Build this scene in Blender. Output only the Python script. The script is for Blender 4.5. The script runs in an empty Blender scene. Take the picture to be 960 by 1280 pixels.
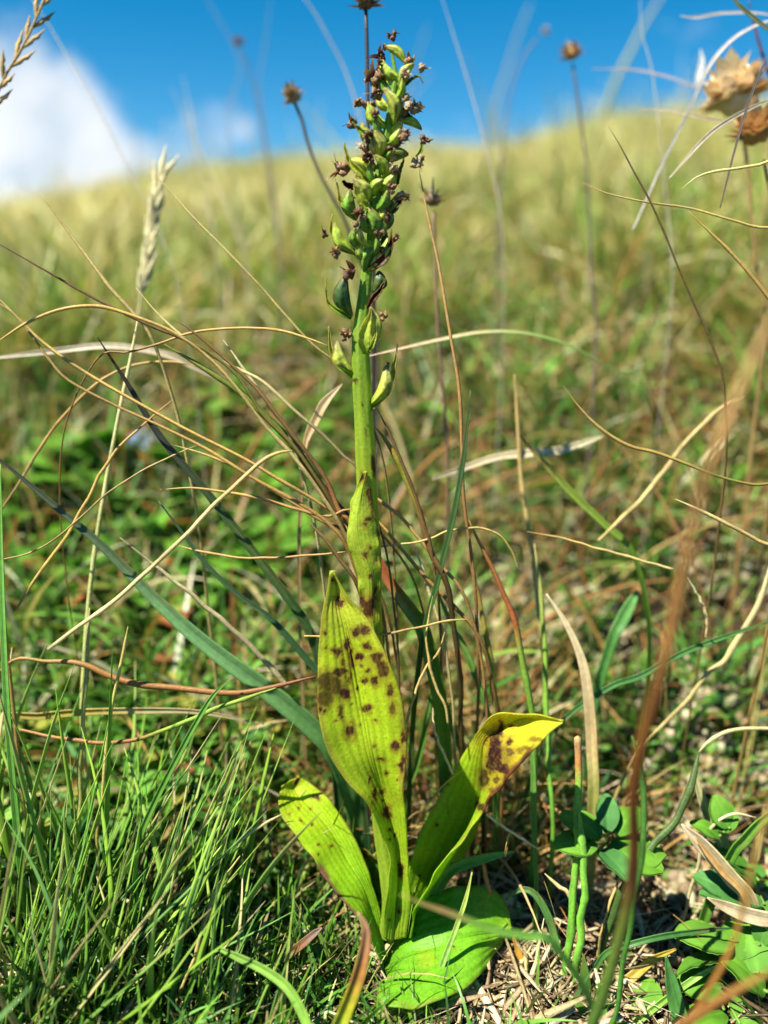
import bpy, math, random
import numpy as np
from mathutils import Vector

# ------------------------------------------------------------------ camera, world, sun, exposure
SC = bpy.context.scene
COL = SC.collection
F = 1065.0                      # focal length in photo pixels (photo is 960 x 1280)
PITCH = math.radians(15)
CAM = np.array([0.0, -0.2, 0.170])
FW = np.array([0, math.cos(PITCH), -math.sin(PITCH)])
UP = np.array([0, math.sin(PITCH), math.cos(PITCH)])
RT = np.array([1.0, 0, 0])
cam = bpy.data.cameras.new('camera')
cam_o = bpy.data.objects.new('camera', cam); COL.objects.link(cam_o)
cam_o.location = CAM; cam_o.rotation_euler = (math.radians(90) - PITCH, 0, 0)
cam.sensor_fit = 'VERTICAL'; cam.sensor_height = 24; cam.lens = 24 * F / 1280
cam.clip_start = 0.005; cam.clip_end = 3000
cam.dof.use_dof = True; cam.dof.focus_distance = 0.208; cam.dof.aperture_fstop = 3.9
SC.camera = cam_o

SUN = np.array([-0.44, -0.26, 0.86]); SUN /= np.linalg.norm(SUN)
sl = bpy.data.lights.new('sun', 'SUN'); sl.energy = 5.0; sl.angle = math.radians(0.5); sl.color = (1, .94, .80)
so = bpy.data.objects.new('sun', sl); COL.objects.link(so)
so.rotation_euler = Vector(SUN).to_track_quat('Z', 'Y').to_euler()

W = bpy.data.worlds.new('World'); SC.world = W; W.use_nodes = True
nt = W.node_tree; N = nt.nodes; L = nt.links
for n in list(N): N.remove(n)
def node(t, **k):
    n = N.new(t)
    for a, b in k.items(): setattr(n, a, b)
    return n
out = node('ShaderNodeOutputWorld'); bg = node('ShaderNodeBackground'); bg.inputs[1].default_value = 0.05
sky = node('ShaderNodeTexSky', sky_type='NISHITA', sun_disc=False)
sky.sun_elevation = math.asin(SUN[2]); sky.sun_rotation = math.atan2(SUN[0], SUN[1]); sky.altitude = 1800; sky.dust_density = 0.3; sky.ozone_density = 2.0
hs = node('ShaderNodeHueSaturation'); hs.inputs['Saturation'].default_value = 1.50; hs.inputs['Value'].default_value = 1.12; hs.inputs['Hue'].default_value = .488
L.new(sky.outputs[0], hs.inputs['Color'])
tc = node('ShaderNodeTexCoord')
nz = node('ShaderNodeTexNoise'); nz.inputs['Scale'].default_value = 9; nz.inputs['Detail'].default_value = 6; nz.inputs['Roughness'].default_value = .6
L.new(tc.outputs['Generated'], nz.inputs['Vector'])
def blob(px, py, sx, sy, gain):
    """soft cumulus bank centred on a direction of the sky"""
    d = FW + RT * (px - 480) / F + UP * (640 - py) / F; d = d / np.linalg.norm(d)
    s = node('ShaderNodeVectorMath', operation='SUBTRACT'); L.new(tc.outputs['Generated'], s.inputs[0]); s.inputs[1].default_value = tuple(d)
    m = node('ShaderNodeVectorMath', operation='MULTIPLY'); L.new(s.outputs[0], m.inputs[0]); m.inputs[1].default_value = (1 / sx, 1 / sx, 1 / sy)
    l = node('ShaderNodeVectorMath', operation='LENGTH'); L.new(m.outputs[0], l.inputs[0])
    r = node('ShaderNodeMapRange'); L.new(l.outputs['Value'], r.inputs[0]); r.inputs[1].default_value = 0; r.inputs[2].default_value = 1.6
    r.inputs[3].default_value = gain; r.inputs[4].default_value = 0
    return r.outputs[0]
def add(a, b, op='ADD'):
    m = node('ShaderNodeMath', operation=op)
    for i, v in enumerate((a, b)):
        if isinstance(v, (int, float)): m.inputs[i].default_value = v
        else: L.new(v, m.inputs[i])
    return m.outputs[0]
bsum = add(add(blob(10, 205, .19, .11, .85), blob(105, 215, .12, .085, .85), 'MAXIMUM'), blob(-220, 190, .30, .12, .75), 'MAXIMUM')
bsum = add(bsum, blob(225, 250, .12, .06, .20), 'MAXIMUM')
bsum = add(bsum, blob(-900, 100, .5, .2, .5), 'MAXIMUM')
bsum = add(bsum, blob(1900, 60, .5, .15, .45), 'MAXIMUM')
nn = add(add(nz.outputs['Fac'], 0.5, 'SUBTRACT'), 1.35, 'MULTIPLY')
mask = add(bsum, nn)
mr = node('ShaderNodeMapRange', interpolation_type='SMOOTHSTEP'); L.new(mask, mr.inputs[0]); mr.inputs[1].default_value = .27; mr.inputs[2].default_value = .56
mr.inputs[3].default_value = 0; mr.inputs[4].default_value = .95
mx = node('ShaderNodeMix', data_type='RGBA'); L.new(mr.outputs[0], mx.inputs['Factor']); L.new(hs.outputs[0], mx.inputs['A'])
nz2 = node('ShaderNodeTexNoise'); nz2.inputs['Scale'].default_value = 13; nz2.inputs['Detail'].default_value = 5; L.new(tc.outputs['Generated'], nz2.inputs['Vector'])
mc = node('ShaderNodeMapRange'); L.new(nz2.outputs['Fac'], mc.inputs[0]); mc.inputs[1].default_value = .38; mc.inputs[2].default_value = .6
mg = node('ShaderNodeMix', data_type='RGBA'); L.new(mc.outputs[0], mg.inputs['Factor']); mg.inputs['A'].default_value = (5.6, 6.4, 7.2, 1); mg.inputs['B'].default_value = (7.9, 8.1, 8.4, 1)
L.new(mg.outputs['Result'], mx.inputs['B'])
L.new(mx.outputs['Result'], bg.inputs[0]); L.new(bg.outputs[0], out.inputs[0])

SC.view_settings.view_transform = 'Standard'; SC.view_settings.look = 'None'; SC.view_settings.gamma = 1
SC.view_settings.exposure = 1.38
SC.render.engine = 'CYCLES'; SC.cycles.use_denoising = True
SC.cycles.max_bounces = 6; SC.cycles.transmission_bounces = 4; SC.cycles.diffuse_bounces = 3; SC.cycles.glossy_bounces = 2
SC.cycles.sample_clamp_indirect = 4

RNG = np.random.default_rng(7)
random.seed(7)
def rand(a, b, n=None): return RNG.uniform(a, b, n)
def nrm(v): return v / (np.linalg.norm(v, axis=-1, keepdims=True) + 1e-12)
def sstep(a, b, x): t = np.clip((x - a) / (b - a), 0, 1); return t * t * (3 - 2 * t)

# ------------------------------------------------------------------ noise, terrain
def _h(i, j, k, s):
    n = (i.astype(np.int64) * 374761393 + j.astype(np.int64) * 668265263 + k.astype(np.int64) * 2147483647 + s * 974711) & 0xffffffff
    n = ((n ^ (n >> 13)) * 1274126177) & 0xffffffff
    n = (n ^ (n >> 16)) & 0xffffffff
    return n / 4294967295.0
def vnoise(x, y, z=None, s=0):
    x = np.asarray(x, float); y = np.asarray(y, float); z = np.zeros_like(x) if z is None else np.asarray(z, float)
    i, j, k = np.floor(x), np.floor(y), np.floor(z)
    u, v, w = x - i, y - j, z - k
    u, v, w = u*u*(3-2*u), v*v*(3-2*v), w*w*(3-2*w)
    r = 0
    for a in (0, 1):
        for b in (0, 1):
            for c in (0, 1):
                r = r + _h(i + a, j + b, k + c, s) * (u if a else 1-u) * (v if b else 1-v) * (w if c else 1-w)
    return r * 2 - 1
def H(x, y):
    x = np.asarray(x, float); y = np.asarray(y, float)
    yy = np.minimum(y, 4.6)
    a = np.clip(yy/.28, 0, 1)
    z = np.where(yy < 0, .06*yy, .125*(a*a*(1.9-.9*a)) + .158*np.maximum(yy-.28, 0))
    z = z - .45*np.maximum(y-4.2, 0) * sstep(4.2, 7, y)
    z = np.where(y > 40, np.minimum(z, -16), z)
    z = np.maximum(z, -16)
    side = np.clip(x, -3, 3)
    near = sstep(.05, .5, y)
    z = z + side * .072 * near + .045*np.maximum(side-.5, 0)*near - .13*near*np.maximum(-side-.7, 0)
    z = z + .10*np.maximum(x - .05, 0)*(1 - near)*sstep(0, .1, y)
    d = np.sqrt((x-.01)**2 + (y+.01)**2)
    k = sstep(.02, .09, d)
    z = z + k*(.006*vnoise(x*16, y*16, s=1) + .0022*vnoise(x*55, y*55, s=2)) + sstep(.03, .12, d)*(1-sstep(.6, 1, y))*((.0125+.0045*sstep(.02, .05, x))*vnoise(x*27, y*27, s=6) + .0045*vnoise(x*70, y*70, s=7))
    z = z + near*(.018*vnoise(x*5, y*5, s=3)) + sstep(.5, 2, y)*.05*vnoise(x*1.7, y*1.7, s=4)
    z = z + sstep(.03, .2, d)*.004*vnoise(x*150, y*150, s=5)*.35
    return z
def ray(px, py): return FW + RT*(px-480)/F + UP*(640-py)/F
def at_y(px, py, y):
    d = ray(px, py); return CAM + d*(y - CAM[1])/d[1]
def Y0(py): return -0.015 + 0.035*(1180-py)/1135
def hit(px, py):
    d = ray(px, py); t = np.concatenate([np.linspace(.02, 1, 1500), np.linspace(1, 8, 800)])
    p = CAM + t[:, None]*d
    b = np.nonzero(p[:, 2] < H(p[:, 0], p[:, 1]))[0]
    return p[b[0]] if len(b) else None
def P(px, py, off=0.0):
    """a photo pixel at the plant's distance plus off metres, never under the ground"""
    p = at_y(px, py, Y0(py) + off)
    if p[2] < H(p[0], p[1]) + .0006:
        q = hit(px, py)
        if q is not None: p = q + np.array([0, 0, .0008])
    return p
def depth(p): return float((np.asarray(p) - CAM) @ FW)
def proj(V):
    q = V - CAM; z = q @ FW
    return 480 + F*(q @ RT)/z, 640 - F*(q @ UP)/z

# ------------------------------------------------------------------ materials
MATS = {}
def mat(name, rough=.5, transl=.3, spec=.4, grain=900, amt=.25, bump=.15, stretch=(1, 1, 1), flat=None, tr_tint=(1.1, 1.15, .6)):
    m = bpy.data.materials.new(name); m.use_nodes = True; t = m.node_tree; n = t.nodes; l = t.links
    for q in list(n): n.remove(q)
    o = n.new('ShaderNodeOutputMaterial'); b = n.new('ShaderNodeBsdfPrincipled'); b.inputs['Roughness'].default_value = rough
    b.inputs['Specular IOR Level'].default_value = spec
    a = n.new('ShaderNodeAttribute'); a.attribute_name = 'Col'
    c = n.new('ShaderNodeTexCoord'); mp = n.new('ShaderNodeMapping'); mp.inputs['Scale'].default_value = stretch; l.new(c.outputs['Object'], mp.inputs[0])
    z = n.new('ShaderNodeTexNoise'); z.inputs['Scale'].default_value = grain; z.inputs['Detail'].default_value = 3; l.new(mp.outputs[0], z.inputs['Vector'])
    r = n.new('ShaderNodeMapRange'); l.new(z.outputs['Fac'], r.inputs[0]); r.inputs[1].default_value = .25; r.inputs[2].default_value = .75
    r.inputs[3].default_value = 1-amt; r.inputs[4].default_value = 1+amt
    x = n.new('ShaderNodeVectorMath'); x.operation = 'SCALE'
    if flat is None: l.new(a.outputs['Color'], x.inputs[0])
    else: x.inputs[0].default_value = flat
    l.new(r.outputs[0], x.inputs['Scale'])
    l.new(x.outputs[0], b.inputs['Base Color'])
    if bump:
        bp = n.new('ShaderNodeBump'); bp.inputs['Strength'].default_value = bump; bp.inputs['Distance'].default_value = .0003
        l.new(z.outputs['Fac'], bp.inputs['Height']); l.new(bp.outputs[0], b.inputs['Normal'])
    if transl > 0:
        tr = n.new('ShaderNodeBsdfTranslucent'); tt = n.new('ShaderNodeVectorMath'); tt.operation = 'MULTIPLY'
        l.new(x.outputs[0], tt.inputs[0]); tt.inputs[1].default_value = tr_tint; l.new(tt.outputs[0], tr.inputs['Color'])
        ms = n.new('ShaderNodeMixShader'); ms.inputs[0].default_value = transl
        l.new(b.outputs[0], ms.inputs[1]); l.new(tr.outputs[0], ms.inputs[2]); l.new(ms.outputs[0], o.inputs[0])
    else: l.new(b.outputs[0], o.inputs[0])
    MATS[name] = m; return m
M_GRASS = mat('grass_blade', rough=.42, transl=.28, spec=.32, grain=700, amt=.18, bump=.1)
M_STRAW = mat('dry_straw', rough=.5, transl=.25, spec=.35, grain=1500, amt=.25, bump=.35, tr_tint=(1.1, 1, .7))
M_LEAF = mat('orchid_leaf', rough=.48, transl=.5, spec=.36, grain=1500, amt=.16, bump=.45, tr_tint=(1.15, 1.15, .35))
M_BROAD = mat('broad_leaf', rough=.5, transl=.36, spec=.2, grain=900, amt=.15, bump=.3)
M_CAPS = mat('capsule_skin', rough=.45, transl=.24, spec=.3, grain=1100, amt=.30, bump=.5)
M_WITH = mat('withered_petal', rough=.6, transl=.15, spec=.3, grain=2500, amt=.45, bump=.6, tr_tint=(1.2, .8, .5))
M_LITTER = mat('dead_litter', rough=.75, transl=.06, spec=.25, grain=1200, amt=.35, bump=.5, tr_tint=(1, .9, .7))
M_SOIL = mat('soil', rough=.9, transl=0, spec=.15, grain=260, amt=.6, bump=.8)

# ------------------------------------------------------------------ mesh helpers
def mesh_np(name, V, Fq=None, Ft=None, col=None, smooth=True, m=None):
    me = bpy.data.meshes.new(name)
    V = np.ascontiguousarray(V, np.float32).reshape(-1, 3)
    loops, starts, tot = [], [], 0
    if Fq is not None and len(Fq):
        Fq = np.asarray(Fq, np.int32).reshape(-1, 4); loops.append(Fq.ravel()); starts.append(np.arange(len(Fq))*4); tot = len(Fq)*4
    if Ft is not None and len(Ft):
        Ft = np.asarray(Ft, np.int32).reshape(-1, 3); loops.append(Ft.ravel()); starts.append(tot + np.arange(len(Ft))*3)
    lo = np.concatenate(loops).astype(np.int32); st = np.concatenate(starts).astype(np.int32)
    me.vertices.add(len(V)); me.vertices.foreach_set('co', V.ravel())
    me.loops.add(len(lo)); me.loops.foreach_set('vertex_index', lo)
    me.polygons.add(len(st)); me.polygons.foreach_set('loop_start', st)
    me.update(calc_edges=True)
    me.polygons.foreach_set('use_smooth', np.full(len(st), smooth, dtype=bool))
    if col is not None:
        c = np.ones((len(V), 4), np.float32); c[:, :3] = np.broadcast_to(np.asarray(col, np.float32).reshape(-1, 3), (len(V), 3)); c = np.clip(c, 0, 1)
        ca = me.color_attributes.new('Col', 'FLOAT_COLOR', 'POINT'); ca.data.foreach_set('color', c.ravel())
    if m: me.materials.append(m)
    return me
def obj(name, me, parent=None, loc=None):
    o = bpy.data.objects.new(name, me); COL.objects.link(o)
    if parent: o.parent = parent
    if loc is not None: o.location = loc
    return o
def tag(o, label=None, cat=None, group=None, kind=None):
    for k, v in (('label', label), ('category', cat), ('group', group), ('kind', kind)):
        if v: o[k] = v
    return o
def thing(name, label, cat, loc, group=None):
    o = bpy.data.objects.new(name, None); COL.objects.link(o); o.location = loc; o.empty_display_size = .005
    return tag(o, label, cat, group)
def catmull(pts, n):
    pts = np.asarray(pts, float); k = len(pts)
    if k == 2: t = np.linspace(0, 1, n)[:, None]; return pts[0]*(1-t) + pts[1]*t
    seg = np.linalg.norm(np.diff(pts[:, :3], axis=0), axis=1); seg = np.maximum(seg, 1e-9); cum = np.r_[0, np.cumsum(seg)]
    s = np.linspace(0, cum[-1], n); i = np.clip(np.searchsorted(cum, s, 'right')-1, 0, k-2); u = ((s-cum[i])/seg[i])[:, None]
    e = np.vstack([2*pts[0]-pts[1], pts, 2*pts[-1]-pts[-2]])
    a, b, c, d = e[i], e[i+1], e[i+2], e[i+3]
    return .5*((2*b) + (-a+c)*u + (2*a-5*b+4*c-d)*u*u + (-a+3*b-3*c+d)*u**3)
def stops(cols, t):
    """cols: list of (t, (r,g,b))"""
    ts = np.array([c[0] for c in cols]); cs = np.array([c[1] for c in cols])
    return np.stack([np.interp(t, ts, cs[:, i]) for i in range(3)], -1)
def grid_faces(nu, nv, wrap=False, base=0):
    i = np.arange(nu-1)[:, None]; j = np.arange(nv if wrap else nv-1)[None]
    a = i*nv + j; b = i*nv + (j+1) % nv
    return (np.stack([a, b, b+nv, a+nv], -1).reshape(-1, 4) + base)
def frames(C, ref):
    T = nrm(np.gradient(C, axis=0)); S = nrm(np.cross(T, ref)); U = np.cross(S, T); return T, S, U
def tube_mesh(name, pts, rad, cols, m, sides=7, n=None, flatk=1.0, ref=(0, -1, .3), keel=0.0, spots=0.0, seed=0, wob=.06, shift=None):
    """pts root..tip; rad list of radii along; flatk<1 squashes to a blade, keel bends the section to a V"""
    n = n or max(10, 5*len(pts)); C = catmull(pts, n); t = np.linspace(0, 1, n)
    r = np.interp(t, np.linspace(0, 1, len(rad)), rad)*(1 + wob*vnoise(t*14, t*0+seed, s=seed))
    T, S, U = frames(C, np.array(ref, float)); th = np.arange(sides)*2*math.pi/sides
    tri = lambda q: np.abs((q % 1)*2-1)*2-1
    nk = 3 + seed % 4; amp = ((.10 if m is M_GRASS else .42)*r*np.sin(math.pi*t))[:, None]; C = C + S*amp*(tri(t*nk+.3*seed)*.9+.5*vnoise(t*17, t*0, s=seed+1))[:, None] + U*amp*tri(t*(nk-.6)+.7*seed)[:, None]*.8
    r = r*(1+(.05 if m is M_GRASS else .22)*np.exp(-((t*nk*.8) % 1-.5)**2/.0009))
    cx = np.cos(th); sy = np.sin(th)
    V = C[:, None] + S[:, None]*(cx[None, :, None]*r[:, None, None]) + U[:, None]*((sy*flatk + keel*(np.abs(cx)-.5))[None, :, None]*r[:, None, None])
    Fq = grid_faces(n, sides, True)
    V = V.reshape(-1, 3); k = len(V); V = np.vstack([V, C[0], C[-1] + T[-1]*r[-1]*.6])
    j = np.arange(sides); Ft = np.vstack([np.stack([(j+1) % sides, j, np.full(sides, k)], -1), np.stack([(n-1)*sides+j, (n-1)*sides+(j+1) % sides, np.full(sides, k+1)], -1)])
    c = stops(cols, t)
    if spots:
        z = vnoise(t*n*1.3, t*0+.5, s=seed+9); c = c*(1 - spots*sstep(.25, .5, z))[:, None]
    c = c*(1+(.05 if m is M_GRASS else .12)*vnoise(t*9, t*0, s=seed+3))[:, None]
    sv = rand(-1, 1, sides)
    c = np.repeat(c, sides, 0)*(1+.20*np.tile(sv, n)+.13*vnoise(np.repeat(t, sides)*(6+n*.25), np.tile(np.arange(sides)*3.1, n), s=seed+5)+(.03 if m is M_GRASS else .10)*vnoise(np.repeat(t, sides)*n*.6, np.tile(np.arange(sides)*1.7, n), s=seed+6))[:, None]
    dk = sstep(.45, .75, vnoise(np.repeat(t, sides)*(5+n*.3), np.tile(np.arange(sides)*.35, n), s=seed+8))*(0.0 if m is M_GRASS else .3)
    if m is M_STRAW: c = c*np.array([1.10, 1.12, .92])
    c = c*(1-dk[:, None])
    c = np.vstack([c, c[0], c[-1]])
    return mesh_np(name, V, Fq, Ft, c, True, m)
def ribbon_mesh(name, pts, rad, cols, m, n=None, ref=(0, -1, .3), keel=.35, seed=0):
    n = n or max(14, 6*len(pts)); C = catmull(pts, n); t = np.linspace(0, 1, n); r = np.interp(t, np.linspace(0, 1, len(rad)), rad)*(1+.05*vnoise(t*9, t*0+seed, s=seed))
    T, S, U = frames(C, np.array(ref, float)); tw = .35*vnoise(t*2.5, t*0, s=seed+2)[:, None]; S2 = S*np.cos(tw)+U*np.sin(tw); U2 = U*np.cos(tw)-S*np.sin(tw)
    nv = 13; v = np.linspace(-1, 1, nv)
    V = C[:, None] + S2[:, None]*(v[None, :, None]*r[:, None, None]) + U2[:, None]*((keel*(np.abs(v)-.3) + .05*np.cos(v*math.pi*5))[None, :, None]*r[:, None, None])
    c = np.repeat(stops(cols, t), nv, 0); tt = np.repeat(t, nv); vv = np.tile(v, n)
    c = c*(1 + .10*np.cos(vv*math.pi*5) + .16*np.tile(rand(-1, 1, nv), n) + .10*vnoise(tt*8, vv*2, s=seed+3) + .08*vnoise(tt*60, vv*3, s=seed+4))[:, None]
    dk = sstep(.5, .8, vnoise(tt*12, vv*1.2, s=seed+7))*.35; c = c*(1-dk[:, None]) + np.array([.22, .14, .05])*dk[:, None]
    return mesh_np(name, V, grid_faces(n, nv), None, c, True, m)
def L_(*c): return tuple((x/255.0)**2.2 for x in c)     # colour as seen -> linear
# base colours
STRAW = (.50, .38, .19); PALE = (.58, .50, .32); ORANGE = (.42, .20, .055); RUST = (.26, .085, .03); BROWN = (.16, .075, .035); DARKB = (.05, .035, .02)
GREEN = (.09, .21, .03); BGREEN = (.14, .33, .04); DGREEN = (.035, .095, .025); BLUEG = (.09, .22, .10); OLIVE = (.16, .19, .035); YEL = (.48, .42, .05); GREY = (.30, .27, .22)

# ------------------------------------------------------------------ the ground (one sheet to the horizon)
def build_ground():
    u = np.linspace(-1, 1, 420); x = np.sinh(u*9.2)/math.sinh(9.2)*250
    x = np.sign(u)*(np.abs(u)*.28 + .0) + np.sign(u)*(np.exp(np.maximum(np.abs(u)-.35, 0)*10.6)-1)*.28
    v = np.linspace(0, 1, 520); y = -.12 + v*.9 + (np.exp(np.maximum(v-.42, 0)*11.5)-1)*.45
    y = np.r_[-60, -10, -2, -.6, -.25, y]
    X, Y = np.meshgrid(x, y, indexing='ij'); Z = H(X, Y)
    V = np.stack([X, Y, Z], -1)
    g = (.5+.5*vnoise(X*20, Y*20, s=8))[..., None]
    c = np.array([.016, .011, .007])*(1-g) + np.array([.05, .037, .02])*g
    far = sstep(.5, 1.5, Y)[..., None]*sstep(0, 1, g*1.2)
    c = c*(1-far) + np.array([.20, .19, .07])*far
    me = mesh_np('ground', V, grid_faces(len(x), len(y))[:, ::-1], None, c.reshape(-1, 3), True, M_SOIL)
    tag(obj('ground', me), 'dark crumbly soil of the sloping meadow', kind='structure')
build_ground()

# ------------------------------------------------------------------ masses of small growth (numpy batches)
def blades_arr(x, y, h, w, lean, curl, az, c0, c1, nseg=5, z=None, twist=None):
    n = len(x); z = H(x, y) - .0008 if z is None else z
    t = np.linspace(0, 1, nseg+1); th = lean[:, None] + curl[:, None]*t[None]
    st = np.sin(th); ct = np.cos(th); ds = (h/nseg)[:, None]
    rr = np.concatenate([np.zeros((n, 1)), np.cumsum(st[:, :-1]*ds, 1)], 1); zz = np.concatenate([np.zeros((n, 1)), np.cumsum(ct[:, :-1]*ds, 1)], 1)
    dx, dy = np.cos(az)[:, None], np.sin(az)[:, None]
    C = np.stack([x[:, None]+rr*dx, y[:, None]+rr*dy, z[:, None]+zz], -1)
    ph = rand(-1.2, 1.2, n) if twist is None else twist
    side = np.stack([-np.sin(az), np.cos(az), np.zeros(n)], -1)
    nor = np.stack([ct*dx, ct*dy, -st], -1)
    wv = side[:, None]*np.cos(ph)[:, None, None] + nor*np.sin(ph)[:, None, None]
    wp = (w[:, None]*np.minimum(1, .55+1.6*t[None])*(1-t[None]**2.2)*.5)
    A = C - wv*wp[..., None]; B = C + wv*wp[..., None]
    V = np.stack([A[:, :-1], B[:, :-1]], 2).reshape(n, -1, 3); V = np.concatenate([V, C[:, -1:]], 1)
    k = 2*nseg+1; b = (np.arange(n)*k)[:, None]
    i = np.arange(nseg-1)[None]*2
    Fq = np.stack([b+i, b+i+1, b+i+3, b+i+2], -1).reshape(-1, 4)
    Ft = np.stack([b[:, 0]+2*nseg-2, b[:, 0]+2*nseg-1, b[:, 0]+2*nseg], -1)
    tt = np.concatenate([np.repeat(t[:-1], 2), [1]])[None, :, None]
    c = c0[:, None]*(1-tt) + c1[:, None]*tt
    return V.reshape(-1, 3), Fq, Ft, c.reshape(-1, 3)
def blade_stuff(name, label, m, *a, **k):
    V, q, t, c = blades_arr(*a, **k); return tag(obj(name, mesh_np(name, V, q, t, c, True, m)), label, name.replace('_', ' '), kind='stuff')
def pick(cols, n, p=None, var=.25):
    c = np.array(cols)[RNG.choice(len(cols), n, p=p)]; return c*(1+rand(-var, var, n))[:, None]*(1+rand(-.08, .08, (n, 3)))
def fan(n, r0, r1, k=1.0, half=38):
    """positions spread over the ground before the lens, denser close by"""
    u = rand(0, 1, n)
    if k == 1: r = r0*(r1/r0)**u
    else: e = 1-k; r = (r0**e + u*(r1**e-r0**e))**(1/e)
    a = np.radians(rand(-half, half, n)); return r*np.sin(a), CAM[1] + r*np.cos(a), r
def keep(mask, *a): return [q[mask] for q in a]

def bank(x, y): return sstep(.012, .035, x)*(1-sstep(.12, .17, y))
def up(x, y): return vnoise(x*27, y*27, s=6)+.35*vnoise(x*70, y*70, s=7)
def hollow(x, y): return (1-sstep(-.025, .0, x))*sstep(.0, .03, y)*(1-sstep(.13, .18, y))
LEAFC = hit(560, 1190)
def clr(x, y):
    d = np.sqrt(((x-LEAFC[0])/.022)**2 + ((y-LEAFC[1])/.020)**2); return .12 + .88*sstep(.9, 1.3, d)
def masses():
    # far hillside, dry yellow-green grass to the crest
    n = 70000; x, y, r = fan(n, 1.1, 5.6, .6); tint = vnoise(x*1.5, y*1.5, s=20) + .5*vnoise(x*5, y*5, s=21)
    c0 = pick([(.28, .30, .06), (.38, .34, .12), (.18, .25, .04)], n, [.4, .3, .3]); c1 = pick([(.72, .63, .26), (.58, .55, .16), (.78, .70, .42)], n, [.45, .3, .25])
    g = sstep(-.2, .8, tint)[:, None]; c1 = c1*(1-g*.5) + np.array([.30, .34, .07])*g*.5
    hh = rand(.03, .085, n)*(1+.35*tint)*(1+.5*sstep(.1, .6, vnoise(x*2.6, y*2.6, s=37)))*np.where(rand(0, 1, n) < .05, 1.7, 1)
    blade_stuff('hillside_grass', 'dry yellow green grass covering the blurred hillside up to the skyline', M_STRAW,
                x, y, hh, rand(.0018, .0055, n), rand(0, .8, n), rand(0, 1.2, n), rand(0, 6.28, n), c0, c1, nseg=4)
    # middle slope
    n = 34000; x, y, r = fan(n, .5, 1.3, .8, 40); t = vnoise(x*7, y*7, s=22)
    c0 = pick([(.10, .20, .03), (.18, .24, .04), (.34, .28, .10)], n, [.3, .35, .35]); c1 = pick([(.20, .34, .04), (.56, .47, .18), (.68, .60, .34), (.36, .20, .06), (.08, .17, .03)], n, [.30, .28, .20, .12, .10])
    c0 *= (1+.3*t)[:, None]
    cl_ = .45+.75*sstep(-.5, .6, vnoise(x*12, y*12, s=32))
    blade_stuff('slope_grass', 'mixed green and straw grass on the slope behind the orchid', M_GRASS,
                x, y, rand(.03, .085, n)*cl_, rand(.0012, .0038, n), rand(0, .9, n), rand(0, 1.4, n), rand(0, 6.28, n), c0, c1, nseg=4)
    # near turf (green, short)
    n = 17000; x, y, r = fan(n, .14, .62, .9, 42); t = vnoise(x*25, y*25, s=23)
    lit = sstep(-.01, .03, x)*(1-sstep(.06, .16, y))     # the bare, littered corner right of the orchid
    k = rand(0, 1, n) > np.maximum(np.maximum(.82*lit, .72*bank(x, y)), .6*hollow(x, y)); k &= up(x, y) > -.22; x, y, t = keep(k, x, y, t); n = len(x)
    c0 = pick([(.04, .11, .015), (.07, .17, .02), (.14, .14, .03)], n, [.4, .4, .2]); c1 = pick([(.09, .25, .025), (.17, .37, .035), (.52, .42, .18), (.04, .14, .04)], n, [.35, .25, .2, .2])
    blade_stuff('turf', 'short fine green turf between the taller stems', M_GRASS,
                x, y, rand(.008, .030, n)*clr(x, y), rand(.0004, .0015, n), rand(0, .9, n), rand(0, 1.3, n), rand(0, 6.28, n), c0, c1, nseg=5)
    # moss: tiny leafy sprigs
    n = 60000; x, y, r = fan(n, .16, .8, .9, 42); t = vnoise(x*30, y*30, s=24) + .5*vnoise(x*90, y*90, s=25)
    lit = sstep(.0, .04, x)*(1-sstep(.03, .12, y)); k = (t > -.25 + np.maximum(np.maximum(lit*.8, bank(x, y)*.45), hollow(x, y)*.35)*np.where(bank(x, y) > .5, .35, 1)) & (up(x, y) > -.22); x, y, t = keep(k, x, y, t); n = len(x)
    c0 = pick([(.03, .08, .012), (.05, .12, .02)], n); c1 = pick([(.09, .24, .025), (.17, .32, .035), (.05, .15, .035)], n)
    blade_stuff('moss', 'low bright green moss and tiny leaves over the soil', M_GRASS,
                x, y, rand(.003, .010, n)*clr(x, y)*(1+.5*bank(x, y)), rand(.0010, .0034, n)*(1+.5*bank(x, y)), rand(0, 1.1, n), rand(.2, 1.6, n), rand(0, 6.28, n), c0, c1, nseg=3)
    # pale dead litter: short thick straws lying about
    n = 26000; x, y, r = fan(n, .15, .55, .9, 40); t = vnoise(x*22, y*22, s=26)
    w = .25 + .75*sstep(-.015, .03, x); k = rand(0, 1, n) < w*(.55+.6*t)*(1-.8*bank(x, y)*sstep(.015, .04, y)); x, y, t = keep(k, x, y, t); n = len(x)
    ln = rand(.004, .015, n)*np.where(rand(0, 1, n) < .22, rand(1.6, 3.2, n), 1); rad = rand(.0002, .0013, n)*np.where(rand(0, 1, n) < .5, .6, 1)
    az = rand(0, 6.28, n); tilt = rand(-.25, .55, n); d = np.stack([np.cos(az)*np.cos(tilt), np.sin(az)*np.cos(tilt), np.sin(tilt)], -1)
    s = nrm(np.cross(d, [0, 0, 1])); u = np.cross(s, d); bend = rand(-.25, .25, n)
    c = np.stack([x, y, H(x, y)+rand(.0002, .0035, n)], -1)
    V = []
    for q, kk in ((0, .6), (.35, 1), (.7, 1), (1, .35)):
        cc = c + d*(ln*(q-.5))[:, None] + u*(bend*ln*(.25-(q-.5)**2))[:, None]
        for a in (0, 2.1, 4.2): V.append(cc + (s*math.cos(a) + u*math.sin(a)*.6)*(rad*kk)[:, None])
    V = np.stack(V, 1); b = (np.arange(n)*12)[:, None]
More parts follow.
